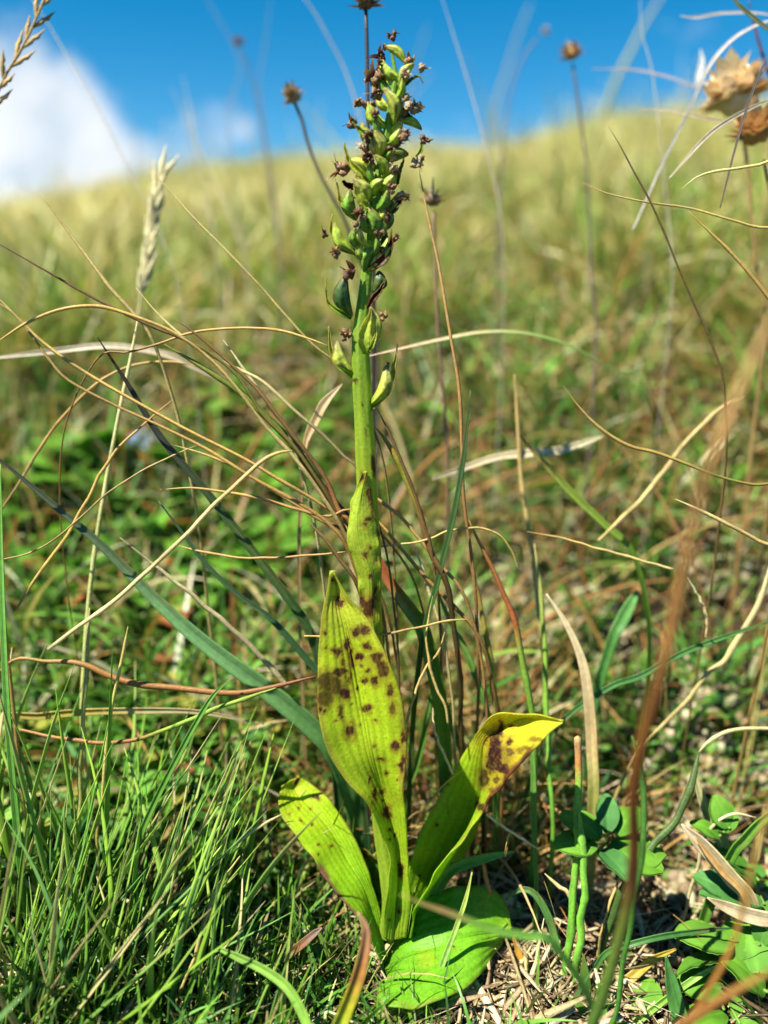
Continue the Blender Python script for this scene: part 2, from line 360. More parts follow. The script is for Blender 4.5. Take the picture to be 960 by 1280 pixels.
    Fq = np.concatenate([np.stack([b[:, 0]+g*3+i, b[:, 0]+g*3+(i+1) % 3, b[:, 0]+g*3+3+(i+1) % 3, b[:, 0]+g*3+3+i], -1) for g in range(3) for i in range(3)])
    Ft = np.concatenate([np.stack([b[:, 0]+2, b[:, 0]+1, b[:, 0]], -1), np.stack([b[:, 0]+9, b[:, 0]+10, b[:, 0]+11], -1)])
    cl = pick([(.34, .26, .14), (.50, .42, .27), (.18, .13, .07), (.09, .06, .03)], n, [.32, .24, .26, .18])
    tag(obj('litter', mesh_np('litter', V, Fq, Ft, np.repeat(cl, 12, 0), True, M_LITTER)), 'pale dead straw bits littering the soil beside the orchid', 'plant litter', kind='stuff')
    # small rounded dry pellets
    n = 30000; x, y, r = fan(n, .2, .55, .9, 36); t = vnoise(x*28, y*28, s=27) + .5*vnoise(x*70, y*70, s=28)
    w = sstep(-.01, .05, x); k = (rand(0, 1, n) < .06+.3*w+.6*bank(x, y)) & (t > .16-.35*bank(x, y)) & (up(x, y) > -.5); x, y, t = keep(k, x, y, t); n = len(x)
    nu, nv = 5, 7; th = np.linspace(0, math.pi, nu+2)[1:-1]; ph = np.arange(nv)*2*math.pi/nv
    S = np.stack([np.outer(np.sin(th), np.cos(ph)), np.outer(np.sin(th), np.sin(ph)), np.outer(np.cos(th), np.ones(nv))], -1).reshape(-1, 3); S = np.vstack([S, [0, 0, 1], [0, 0, -1]])
    k = len(S); rad = rand(.0009, .0024, n)*np.where(rand(0, 1, n) < .3, .6, 1); el = rand(1, 1.7, n); az = rand(0, 6.28, n)
    ax = np.stack([np.cos(az), np.sin(az), rand(-.5, .8, n)], -1); ax = nrm(ax); s = nrm(np.cross(ax, [0, 0, 1])); u = np.cross(s, ax)
    c = np.stack([x, y, H(x, y)+rad*.6+rand(0, .003, n)], -1)
    V = c[:, None] + rad[:, None, None]*(s[:, None]*S[None, :, 0, None] + u[:, None]*S[None, :, 1, None] + ax[:, None]*S[None, :, 2, None]*el[:, None, None])
    Fq = grid_faces(nu, nv, True); j = np.arange(nv)
    Ft = np.vstack([np.stack([(j+1) % nv, j, np.full(nv, k-2)], -1), np.stack([(nu-1)*nv+j, (nu-1)*nv+(j+1) % nv, np.full(nv, k-1)], -1)])
    b = (np.arange(n)*k)[:, None, None]
    cl = pick([(.25, .21, .12), (.38, .34, .22), (.15, .12, .07), (.10, .18, .04)], n, [.36, .18, .28, .18])
    tag(obj('dry_pellets', mesh_np('dry_pellets', V, (Fq[None]+b).reshape(-1, 4)[:, ::-1], (Ft[None]+b).reshape(-1, 3)[:, ::-1], np.repeat(cl, k, 0), True, M_LITTER)),
        'rounded pale dry pellets heaped on the shaded bank', 'pellets', kind='stuff')
    # tangled broader blades, straw and rust among green
    n = 9500; x, y, r = fan(n, .25, .8, 1, 40); q_ = vnoise(x*13, y*13, s=33) + .4*vnoise(x*40, y*40, s=34); x, y = keep((q_ > -.25) & (rand(0, 1, n) < (.5 + .5*sstep(0, .1, y))*(1-.3*bank(x, y))), x, y); n = len(x); c0 = pick([(.07, .18, .03), (.20, .16, .06), (.16, .07, .03)], n, [.55, .3, .15]); c1 = pick([(.16, .34, .04), (.50, .42, .20), (.38, .18, .06), (.06, .18, .03), (.60, .54, .36)], n, [.36, .14, .16, .26, .08])
    blade_stuff('tangled_grass', 'tangle of broader green, straw and rust blades behind the orchid', M_GRASS,
                x, y, rand(.02, .075, n)*sstep(.0, .08, np.hypot(x, y))*(1-.6*sstep(.02, .06, x)*(1-sstep(.08, .2, y))), rand(.0009, .0030, n), rand(.1, 1.2, n), rand(0, 1.6, n), rand(0, 6.28, n), c0, c1, nseg=7)
    # broad soft green straps rising through the hollow and the bank
    n = 3600; x, y, r = fan(n, .235, .5, 1, 40); q_ = vnoise(x*22, y*22, s=38); x, y = keep((q_ > -.1) & (up(x, y) > -.2) & (np.hypot(x-.01, y) > .03) & (rand(0, 1, n) < .35+.5*hollow(x, y)+.6*bank(x, y)), x, y); n = len(x)
    c0 = pick([(.06, .16, .03), (.10, .22, .03), (.04, .12, .03)], n); c1 = pick([(.12, .30, .05), (.20, .38, .07), (.08, .22, .07), (.40, .36, .12)], n, [.4, .25, .25, .1])
    blade_stuff('strap_grass', 'broad soft green straps of grass leaning through the hollow and the bank', M_GRASS,
                x, y, rand(.012, .042, n), rand(.0016, .0036, n), rand(.2, 1.25, n), rand(-.2, 1.2, n), rand(0, 6.28, n), c0, c1, nseg=7)
    # hair-fine dead stems everywhere, arching
    n = 10500; x, y, r = fan(n, .235, .85, 1, 40); q_ = vnoise(x*10, y*10, s=36); x, y = keep((q_ > -.35) & (np.hypot(x-.01, y) > .022) & (rand(0, 1, n) < (.35+.65*sstep(.0, .08, y))*(1-.35*bank(x, y))*(1-.68*hollow(x, y))), x, y); n = len(x)
    c0 = pick([(.24, .12, .04), (.40, .30, .12), (.12, .18, .03), (.12, .05, .02)], n, [.3, .35, .2, .15]); c1 = pick([(.50, .32, .10), (.62, .52, .26), (.34, .15, .05), (.24, .30, .06), (.66, .60, .42)], n, [.3, .28, .18, .1, .14])
    blade_stuff('fine_dead_grass', 'hair fine golden and rusty dead grass arching through the turf', M_STRAW,
                x, y, rand(.02, .075, n)*(.55+.45*sstep(.02, .1, y)), rand(.00035, .0010, n), rand(.1, 1.3, n), rand(0, 2.0, n), rand(0, 6.28, n), c0, c1, nseg=9)
    # a denser knot of rusty and golden threads round the foot of the orchid's neighbours
    n = 1500; x = RNG.normal(.028, .032, n); y = rand(.012, .085, n); k = (np.hypot(x-.01, y) > .02) & (x > -.05) & (rand(0, 1, n) < 1-.75*sstep(.03, .055, x)); x, y = keep(k, x, y); n = len(x)
    c0 = pick([(.20, .08, .03), (.36, .24, .08), (.09, .17, .02), (.10, .04, .02)], n, [.32, .28, .25, .15]); c1 = pick([(.46, .24, .07), (.58, .46, .20), (.30, .10, .035), (.14, .28, .04), (.64, .56, .38)], n, [.32, .22, .2, .14, .12])
    blade_stuff('fine_rusty_grass', 'knot of fine rusty and golden dead grass just behind the orchid', M_STRAW,
                x, y, rand(.02, .062, n), rand(.00035, .0011, n), rand(.1, 1.1, n), rand(-.2, 1.9, n), rand(0, 6.28, n), c0, c1, nseg=10)
    # little rounded leaves
    n = 10000; x, y, r = fan(n, .22, .62, 1, 40); t = vnoise(x*14, y*14, s=31); w = np.where(x < .0, 1, .35)*(1-.75*sstep(.12, .25, y))*(1-.8*sstep(.0, .03, x)*(1-sstep(.06, .14, y))); k = (rand(0, 1, n) < w*(.6+.7*t)) & (up(x, y) > -.25); x, y = keep(k, x, y); n = len(x)
    az = rand(0, 6.28, n); ti = rand(-.2, .9, n); d = np.stack([np.cos(az)*np.cos(ti), np.sin(az)*np.cos(ti), np.sin(ti)], -1); sd = nrm(np.cross(d, [0, 0, 1]))*np.cos(rand(-.5, .5, n))[:, None]; nn2 = np.cross(sd, d)
    c = np.stack([x, y, H(x, y)+rand(.001, .012, n)], -1); ln = (rand(.003, .009, n)*(1+.75*hollow(x, y)))[:, None]; wd = ln*rand(.32, .52, n)[:, None]
    rows = [(0, .12), (.25, .8), (.55, 1), (.85, .6), (1, .1)]; V = []
    for q, kk in rows:
        m0 = c + d*ln*q - nn2*ln*.25*q*q
        V += [m0 - sd*wd*kk + nn2*wd*.22*kk, m0, m0 + sd*wd*kk + nn2*wd*.22*kk]
    V = np.stack(V, 1); b = (np.arange(n)*15)[:, None, None]; Fq = (grid_faces(5, 3)[None] + b).reshape(-1, 4)
    cl = pick([(.10, .27, .03), (.16, .34, .05), (.07, .18, .03), (.28, .30, .05), (.30, .10, .05), (.20, .16, .08)], n, [.36, .24, .2, .08, .05, .07])
    tag(obj('small_leaves', mesh_np('small_leaves', V, Fq[:, ::-1], None, np.repeat(cl, 15, 0), True, M_BROAD)), 'countless small rounded leaves carpeting the soil between the stems', 'leaves', kind='stuff')
masses()

# ------------------------------------------------------------------ the orchid
ORC = thing('orchid', 'tall yellow green orchid with brown spotted leaves and a withered seed spike', 'orchid', P(490, 1176))
OB = np.array(ORC.location)
def ochild(name, me, parent=None):
    o = bpy.data.objects.new(name, me); COL.objects.link(o); o.parent = parent or ORC
    return o
def localize(V): return V - OB
def spotfield(px, py, sp, seed=0):
    """sp rows: x, y, rx, ry, strength"""
    wx = vnoise(px*.16, py*.16, s=seed+40)*2.6 + vnoise(px*.5, py*.5, s=seed+41)*1.3; wy = vnoise(px*.16, py*.16, s=seed+42)*2.6 + vnoise(px*.5, py*.5, s=seed+43)*1.3
    f = np.zeros_like(px)
    for s in sp:
        x, y, rx = s[:3]; ry = s[3] if len(s) > 3 else rx; st = s[4] if len(s) > 4 else 1
        k = min(1, max(rx, ry)/5)
        d = np.sqrt(((px+wx*k-x)/rx)**2 + ((py+wy*k-y)/ry)**2)
        f = np.maximum(f, st*(1-sstep(.72, 1.12, d)))
    return f
def leaf3(name, rows, cols, spots=(), nu=160, nv=45, kexp=1.15, thick=.00035, seed=0, vein=.00005, speck=.35, wave=.0006, m=M_LEAF, spotcol=(.07, .018, .012), edgecol=None, rough=.0004, parent=None, label=None, halo=(.30, .13, .02)):
    """rows: (L, M, R) each a (px, py, off) triple; left edge, midrib, right edge from base to tip"""
    A = [catmull(np.array([P(*r[i]) for r in rows]), nu) for i in range(3)]
    v = np.linspace(-1, 1, nv); a = np.abs(v)**kexp
    V = np.where(v[None, :, None] < 0, A[1][:, None] + (A[0]-A[1])[:, None]*a[None, :, None], A[1][:, None] + (A[2]-A[1])[:, None]*a[None, :, None])
    du = np.gradient(V, axis=0); dv = np.gradient(V, axis=1); nn_ = nrm(np.cross(dv, du))
    t = np.linspace(0, 1, nu)[:, None]
    dis = vein*np.cos(v[None]*math.pi*11) + rough*vnoise(t*7+0*v[None], v[None]*1.6+0*t, s=seed+60) - min(.0003, rough)*np.exp(-(v[None]/.04)**2)
    dis = dis + wave*np.abs(v[None])**3*vnoise(t*16+0*v[None], np.sign(v[None])*3+0*t, s=seed+61)
    V = V + nn_*dis[..., None]
    px, py = proj(V.reshape(-1, 3))
    tt = np.repeat(np.linspace(0, 1, nu), nv); vv = np.tile(v, nu)
    c = stops(cols, tt)
    c = c*(1+.10*vnoise(px*.05, py*.05, s=seed+70)+.07*vnoise(px*.3, py*.3, s=seed+71)+.05*np.cos(vv*math.pi*11)+.03*np.cos(vv*math.pi*33+vnoise(tt*6, vv*3, s=seed+77)*3))[:, None]
    mar = sstep(.93, 1.0, np.abs(vv)+.05*vnoise(tt*25, vv, s=seed+78))*.55*sstep(.25, .5, tt)
    c = c*(1-mar[:, None]) + np.array([.34, .26, .05])*mar[:, None]
    c = c*(1+.12*np.exp(-(vv/.02)**2))[:, None]
    ye = sstep(.1, .9, vnoise(px*.03, py*.03, s=seed+74))[:, None]; c = c*(1-ye*.3) + np.array([.50, .47, .03])*ye*.3
    if edgecol is not None:
        t0, t1, sd, ec = edgecol; e = sstep(.86, .98, vv*sd + .05*vnoise(tt*30, tt*0, s=seed+5))*sstep(t0, t0+.05, tt)*(1-sstep(t1-.05, t1, tt)); c = c*(1-e[:, None]) + np.array(ec)*e[:, None]
    if len(spots):
        f = spotfield(px, py, spots, seed)
        g = spotfield(px, py, [(s[0], s[1], s[2]*1.5+1, (s[3] if len(s) > 3 else s[2])*1.5+1, .45) for s in spots], seed)
        c = c*(1-g[:, None]) + np.array(halo)*g[:, None]
        f = f*np.clip(.93+.18*vnoise(px*.5, py*.5, s=seed+72)+.15*vnoise(vv*25, tt*20, s=seed+75), 0, 1)
        c = c*(1-f[:, None]) + np.array(spotcol)*f[:, None]
        sk = sstep(.70, .80, vnoise(px*.42, py*.42, s=seed+73))*speck*sstep(.1, .3, tt); c = c*(1-sk[:, None]) + np.array([.12, .035, .015])*sk[:, None]
    me = mesh_np(name, localize(V.reshape(-1, 3)), grid_faces(nu, nv), None, c, True, m)
    o = ochild(name, me, parent); so_ = o.modifiers.new('thickness', 'SOLIDIFY'); so_.thickness = thick; so_.offset = 0
    if label: o['label'] = label
    return o
YG = (.42, .50, .025); YG2 = (.34, .47, .02); LG = (.19, .40, .018); GG = (.12, .33, .015)
SP_C = [(425,752,6),(415,725,2),(447,789,6.5),(457,787,6.5),(406,791,2),(407,809,2),(420.5,815,6),(434,805,4,9),(439,822,4,12),(450,821,5),(460,807,5.5),(470,822,8,7),(477,832,8),(481,840,8),(469,851,6),(457,850,4),
 (408,851,13,12,.8),(424,840,11,5),(417,857,14,12,.75),(406,873,10,10,.75),(431,867,7),(426,890,4,9,.8),(401,886,3),(407,888,2.5),(489,862,5,9),(491.5,884,3.5,9,.8),(458,885.5,7,3.5),(436.4,913,7.5,9.5),(495,932,5.5),(504,921,3,9),
 (502.5,956,4,14),(477,949,4,2.5),(483,966,2,3),(462,973,2,6),(467,932,2,2,.6),(467,994,2.5,10),(483,1015,5.5,8),(478.5,989,3.8),(487.6,1036,2,2.5),(494,1043,2,3),(486.7,1049,1.5),(502,1087,3,9),(499,1139,2,3),(487,1150,1.5),
 (460,838,2.5),(437,845,2.5,9,.8),(446,860,2),(452,832,2.5,2,.7),(428,828,3,4,.7),(440,880,1.6),(470,900,1.5),(450,905,1.3),(420,900,1.5),(498,975,1.5),(478,1000,1.6)]
def build_orchid():
    # stem
    sp = [(486,1168,0),(490,1120,0),(478,1030,.002),(468,900,.002),(464,800,.001),(462,700,0),(458,600,0),(454,520,0),(451,460,0),(450,420,0),(455,370,0),(462,310,0),(469,250,0),(478,200,0),(485,160,0),(490,125,0),(494,95,0),(489,62,0)]
    pts = [P(*s) for s in sp]; wd = [26,26,25,25,26,28,25,23,24,20,15,14,13,12,11,9,6,3]
    rad = [w*.5/F*depth(p) for w, p in zip(wd, pts)]
    n = 260; C = catmull(pts, n); t = np.linspace(0, 1, n); r = np.interp(t, np.linspace(0, 1, len(rad)), rad)
    cum = np.r_[0, np.cumsum(np.linalg.norm(np.diff(np.array(pts), axis=0), axis=1))]; r = np.interp(np.linspace(0, cum[-1], n), cum, rad)
    T, S, U = frames(C, np.array([0, -1., .2])); sd = 28; th = np.arange(sd)*2*math.pi/sd
    rr = r[:, None]*(1+.05*np.cos(th*7)[None]+.05*vnoise(t[:, None]*30+0*th, th[None]*1.5+0*t[:, None], s=90))
    V = C[:, None] + S[:, None]*(np.cos(th)[None]*rr)[..., None] + U[:, None]*(np.sin(th)[None]*rr)[..., None]
    V = V.reshape(-1, 3); px, py = proj(V)
    c = stops([(0, (.25, .38, .03)), (.3, (.30, .40, .03)), (.55, (.34, .46, .03)), (.7, (.24, .40, .04)), (1, (.18, .34, .04))], np.repeat(t, sd))
    c = c*(1+.10*np.cos(np.tile(th, n)*7)+.12*vnoise(px*.25, py*.03, s=91)+.06*vnoise(px*.5, py*.5, s=92))[:, None]
    ss = [(466.7,583,4,15),(462.5,618,3.2,10),(464,637,2.2,12),(461,648,3.5),(456,655,3.5,3),(457,692,3,4.5),(463,684,1.6,3),(463,720,2.2,2.5),(472,665,2,3),(453,595,3,6),(462,759,7,13),(453,752,5,8),(469,742,2.5,10),(459,536,1.6,10,.7),(445,476,4),(455,505,2,3),(452,418,3,5),(470,700,2,4),(459,560,1.5,3)]
    f = spotfield(px, py, ss, 3)[:, None]; c = c*(1-f)+np.array([.085, .028, .012])*f
    k = len(V); ochild('stem', mesh_np('stem', localize(np.vstack([V, C[-1]])), grid_faces(n, sd, True), np.stack([(n-1)*sd+np.arange(sd), (n-1)*sd+(np.arange(sd)+1) % sd, np.full(sd, k)], -1), np.vstack([c, c[-1]]), True, M_LEAF))
    # narrow sheathing leaf on the stem
    z = -.0026
    leaf3('leaf', [((462,800,z),(468,801,z-.0008),(473,800,z)), ((452,760,z),(463,762,z-.0012),(474,760,z)), ((446,720,z-.001),(462,722,z-.0018),(475,720,z)), ((437,685,z-.001),(452,690,z-.0022),(474,690,z)),
        ((435,655,z-.001),(446,655,z-.0022),(471,655,z)), ((440,625,z),(450,622,z-.0015),(464,625,z)), ((455,590,z-.0006),(457,589,z-.0008),(459,590,z-.0006))],
        [(0, (.36, .46, .03)), (1, (.40, .52, .04))], ss, 110, 31, kexp=1.3, seed=11, label='narrow clasping leaf halfway up the stem')
    # the big spotted leaf
    leaf3('leaf', [((480,1172,-.003),(492,1175,-.0025),(508,1170,-.003)), ((482,1130,-.006),(495,1132,-.003),(512,1130,-.006)), ((488,1095,-.007),(497,1097,-.004),(510,1095,-.007)), ((484,1058,-.008),(495,1060,-.004),(506,1058,-.008)),
        ((466,1016,-.010),(486,1018,-.005),(504,1015,-.010)), ((437,982,-.0112),(476,986,-.006),(503,980,-.0112)), ((411,942,-.0115),(464,946,-.0088),(507,940,-.0115)), ((399,900,-.0115),(456,903,-.0088),(506,900,-.0115)),
        ((397,860,-.0115),(448,860,-.0088),(500,862,-.0115)), ((399,820,-.0112),(440,820,-.0088),(486,822,-.011)), ((404,775,-.011),(430,776,-.0088),(462,778,-.010)), ((409,742,-.010),(420,742,-.0075),(437,745,-.0095)), ((412,716,-.010),(414,713,-.0095),(418,717,-.010))],
        [(0, (.20, .38, .03)), (.14, (.34, .50, .025)), (.45, (.42, .57, .02)), (.8, (.46, .58, .02)), (1, (.48, .54, .06))], SP_C, 320, 91, kexp=1.9, seed=1, vein=.00009, rough=.0007, label='tallest leaf, yellow green with dark brown blotches')
    # right leaf, folded, its tip turned over and blotched
    sr = [(620,936,9,24),(626,914,5,10),(614,955,7,12),(616,925,7,12),(626,908,3,9),(621,957,8,8),(631,961,8,7),(637,926,5),(639,941,7,5,.8),(655,938,9,3,.6),(672,926,9,2.5,.5),(605,972,7,12,.9),(598.5,1004,3.5,6),(603,1011,4.5),(620,975,5,5,.8),(628,945,15,12,.45),(615,988,3,5,.6),(545,1030,2,2),(524,1095,1.5),(560,980,1.5,1.5),(640,908,2,1.5)]
    leaf3('leaf', [((494,1176,.001),(506,1172,.002),(510,1172,-.004)), ((500,1140,0),(520,1138,.004),(516,1150,-.006)), ((509,1100,.002),(543,1112,.007),(520,1130,-.008)), ((517,1063,.003),(567,1085,.010),(540,1095,-.009)), ((532,1028,.009),(588,1052,.012),(570,1062,-.009)),
        ((552,990,.012),(600,1018,.012),(598,1024,-.008)), ((572,955,.010),(603,985,.009),(613,1000,-.010)), ((590,925,.006),(602,950,.005),(634,974,-.013)), ((608,903,-.006),(612,920,-.002),(660,944,-.016)), ((632,891,-.008),(650,897,-.005),(683,923,-.017)), ((665,894,-.012),(678,899,-.012),(694,911,-.017)), ((702,901,-.017),(703,902,-.0172),(704,903,-.017))],
        [(0, (.20, .40, .02)), (.3, (.30, .52, .02)), (.55, (.38, .56, .02)), (.7, (.62, .56, .03)), (1, (.56, .58, .03))], sr, 240, 71, kexp=1.05, seed=2, edgecol=(.55, .9, 1, (.10, .03, .02)), spotcol=(.05, .012, .016), label='folded right leaf with a dark scorched patch near its turned tip')
    # left leaf
    sl_ = [(377,1027,2),(389,1031,1.5),(398,1056.6,2.6,1.6),(414,1058,1.8),(397.5,1069,1.8,1.5),(372.6,1010,1.4),(368.7,976,3.5,5),(394,998,5,2.5),(362,1018,1.2),(388,1012,1.3)]
    leaf3('leaf', [((480,1214,-.004),(481,1216,-.003),(484,1212,-.002)), ((468,1186,-.006),(475,1188,-.002),(480,1182,-.001)), ((452,1158,-.007),(466,1152,-.001),(477,1155,0)), ((434,1132,-.006),(456,1115,0),(470,1120,.001)), ((410,1102,-.004),(438,1082,.002),(459,1085,.003)),
        ((392,1073,-.002),(420,1050,.004),(443,1047,.005)), ((370,1044,.000),(399,1022,.006),(423,1015,.008)), ((352,1022,.003),(378,1000,.008),(403,992,.010)), ((348,1003,.005),(366,986,.010),(386,978,.011)), ((354,982,.008),(362,975,.010),(372,972,.0115))],
        [(0, (.18, .38, .02)), (.45, (.28, .52, .015)), (.75, (.38, .57, .015)), (1, (.47, .58, .02))], sl_, 200, 61, kexp=1.4, seed=3, speck=.1, edgecol=(.30, .62, -1, (.18, .09, .05)), label='short blunt leaf leaning to the left')
    # basal leaf lying on the ground
    def G(px, py, h):
        q = hit(px, py + 0); d = ray(px, py); t = (q[2]+h-CAM[2])/d[2]; p = CAM + d*t; return (px, py, p[1]-Y0(py))
    leaf3('leaf', [(G(486,1182,.001), G(484,1188,.0012), G(482,1196,.001)), (G(500,1150,.006), G(492,1200,.004), G(472,1240,.005)), (G(520,1130,.013), G(512,1190,.007), G(480,1258,.008)), (G(545,1116,.015), G(536,1184,.009), G(510,1259,.009)),
        (G(572,1108,.016), G(560,1178,.010), G(540,1254,.009)), (G(600,1108,.016), G(583,1172,.010), G(568,1243,.008)), (G(621,1116,.014), G(605,1168,.009), G(593,1226,.007)), (G(634,1133,.011), G(622,1166,.008), G(615,1198,.005)), (G(639,1160,.008), G(639,1163,.008), G(635,1168,.004))],
        [(0, (.12, .32, .015)), (.3, (.18, .46, .02)), (.8, (.20, .48, .02)), (1, (.28, .48, .03))], [(567,1183,1.6,1.3)], 170, 71, kexp=1.25, seed=4, vein=.00007, rough=.0006, label='broad oval leaf lying on the ground at the base')
    # small dark leaf behind, and dull leaf between
    leaf3('leaf', [((484,1160,.006),(488,1162,.006),(492,1160,.006)), ((462,1120,.008),(470,1112,.010),(482,1110,.008)), ((450,1082,.008),(462,1076,.010),(476,1078,.008)), ((447,1062,.008),(450,1060,.0085),(455,1061,.008))],
        [(0, (.10, .24, .02)), (1, (.14, .24, .03))], [(454,1068,6,6,.7)], 60, 21, seed=5, label='small dull leaf hidden behind the left leaf')
build_orchid()

def capsule(b, t, w, side=1, cols=None, bend=.15, taper=.55, ribs=6):
    """swollen seed capsule from base to tip, six ribs, slightly bent"""
    n, s = 22, 24; a = np.linspace(0, 1, n); ax = t-b; ln = np.linalg.norm(ax); T = ax/ln
    S = nrm(np.cross(T, [0, -1, .2])); U = np.cross(S, T)
    C = b + ax*a[:, None] + S*(np.sin(a*math.pi)*ln*bend*side)[:, None]
    r = w*.5*(np.sin(math.pi*np.clip(a*.90+.06, 0, 1))**.8)*(1-.25*(1-a)*taper); r[0] *= .6; r[-1] *= .5
    th = np.arange(s)*2*math.pi/s + rand(0, 1); sd = int(rand(0, 999))
    rr = r[:, None]*(1+.20*np.abs(np.sin(th*ribs/2))[None] - .10 + .05*vnoise(a[:, None]*8+0*th, th[None]*2+0*a[:, None], s=sd))
    V = C[:, None]+S*(np.cos(th)*rr)[..., None]+U*(np.sin(th)*rr)[..., None]
    tp = (sstep(.80, 1, np.repeat(a, s))*.75)[:, None]; c = stops(cols, np.repeat(a, s)); c = c*(1-tp)+np.array([.16, .07, .03])*tp; bl = (sstep(.35, .7, vnoise(np.repeat(a, s)*5, np.tile(th, n)*1.2, s=sd+4))*.7)[:, None]; c = c*(1-bl)+np.array([.13, .10, .025])*bl; c = c*(1+.30*np.cos(np.tile(th, n)*ribs)+.14*vnoise(np.repeat(a, s)*9, np.tile(th, n)*3, s=sd+1))[:, None]
    k = n*s; V = np.vstack([V.reshape(-1, 3), C[0], C[-1]]); c = np.vstack([c, c[0], c[-1]]); j = np.arange(s)
    return mesh_np('capsule', localize(V), grid_faces(n, s, True), np.vstack([np.stack([(j+1) % s, j, np.full(s, k)], -1), np.stack([(n-1)*s+j, (n-1)*s+(j+1) % s, np.full(s, k+1)], -1)]), c, True, M_CAPS)
def withered(c, r, axis, tone=0):
    """shrivelled flower: lumpy core plus curled papery strips"""
    Vs, Qs, Ts, Cs, base = [], [], [], [], 0
    pal = [((.10, .045, .022), (.40, .25, .12)), ((.06, .025, .016), (.22, .12, .06)), ((.22, .14, .07), (.60, .48, .28))][tone]
    axis = nrm(np.asarray(axis, float)); S = nrm(np.cross(axis, [.2, -1, .4])); U = np.cross(S, axis)
    for k in range(4):        # lumps
        nu, nv = 7, 9; th = np.linspace(.15, math.pi-.15, nu); ph = np.arange(nv)*2*math.pi/nv
        D = np.stack([np.outer(np.sin(th), np.cos(ph)), np.outer(np.sin(th), np.sin(ph)), np.outer(np.cos(th), np.ones(nv))], -1)
        sd = int(rand(0, 9999)); q = r*rand(.22, .42); dd = vnoise(D[..., 0]*2.6, D[..., 1]*2.6, D[..., 2]*2.6, s=sd)
        o = c + (S*rand(-.45, .45)+U*rand(-.45, .45)+axis*rand(-.3, .5))*r
        V = o + (S*D[..., :1]*rand(.7, 1.2) + U*D[..., 1:2]*rand(.7, 1.2) + axis*D[..., 2:]*rand(.8, 1.5))*(q*(1+.5*dd))[..., None]
        Vs.append(V.reshape(-1, 3)); Qs.append(grid_faces(nu, nv, True, base)); base += nu*nv
        m_ = np.clip(.5+.9*vnoise(D[..., 0]*3, D[..., 1]*3, D[..., 2]*3, s=sd+1), 0, 1).reshape(-1, 1); Cs.append(np.array(pal[0])*(1-m_)+np.array(pal[1])*m_)
    for k in range(9):        # strips
        n = 7; a = np.linspace(0, 1, n); an = rand(0, 6.28); cu = rand(.4, 2.4)
        d0 = S*math.cos(an)+U*math.sin(an); ang = a*cu; ln = r*rand(.8, 1.7)
        C = c + np.cumsum((axis*np.cos(ang)[:, None]*.75 + d0*np.sin(ang+.4)[:, None])*ln/n, 0); wv = nrm(np.cross(axis, d0))*.24*r
        wd = np.sin(np.clip(a*.8+.25, 0, 1)*math.pi)[:, None]; lift = d0*.12*r*vnoise(a*5, a*0, s=k+int(rand(0, 99)))[:, None]
        V = np.stack([C-wv*wd+lift, C+d0*.06*r, C+wv*wd-lift], 1)
        Vs.append(V.reshape(-1, 3)); Qs.append(grid_faces(n, 3, False, base)); base += n*3
        m_ = np.repeat(np.clip(a+rand(-.4, .3), 0, 1), 3)[:, None]; Cs.append(np.array(pal[0])*(1-m_)+np.array(pal[1])*m_)
    return mesh_np('withered_flower', localize(np.vstack(Vs)), np.vstack(Qs), None, np.vstack(Cs), True, M_WITH)
def bract(pts, w, cols, parent=None, spots=()):
    """lanceolate bract along px points (root first), w = widest px"""
    rows = []; k = len(pts)
    for i, (x, y, o) in enumerate(pts):
        a = i/(k-1); dx, dy = (np.array(pts[min(i+1, k-1)][:2])-np.array(pts[max(i-1, 0)][:2])); l = math.hypot(dx, dy); nx, ny = dy/l, -dx/l
        ww = w*.5*[.55, 1, .8, .42, .06][min(int(round(a*4)), 4)]
        rows.append(((x-nx*ww*1, y-ny*ww, o), (x, y, o+.0009), (x+nx*ww, y+ny*ww, o)))
    return leaf3('bract', rows, cols, spots, 40, 9, seed=int(rand(0, 99)), parent=parent, thick=.0002, rough=.00008, kexp=1.3, wave=.00015)
gC = [(0, (.18, .34, .03)), (.5, (.34, .48, .05)), (1, (.38, .46, .08))]
yC = [(0, (.30, .44, .03)), (.6, (.48, .53, .08)), (1, (.46, .47, .16))]
dC = [(0, (.09, .19, .03)), (.5, (.04, .11, .025)), (1, (.07, .11, .03))]
mC = [(0, (.12, .28, .03)), (.6, (.17, .34, .035)), (1, (.20, .26, .05))]
bC = [(0, (.16, .06, .02)), (.6, (.06, .02, .01)), (1, (.08, .03, .02))]
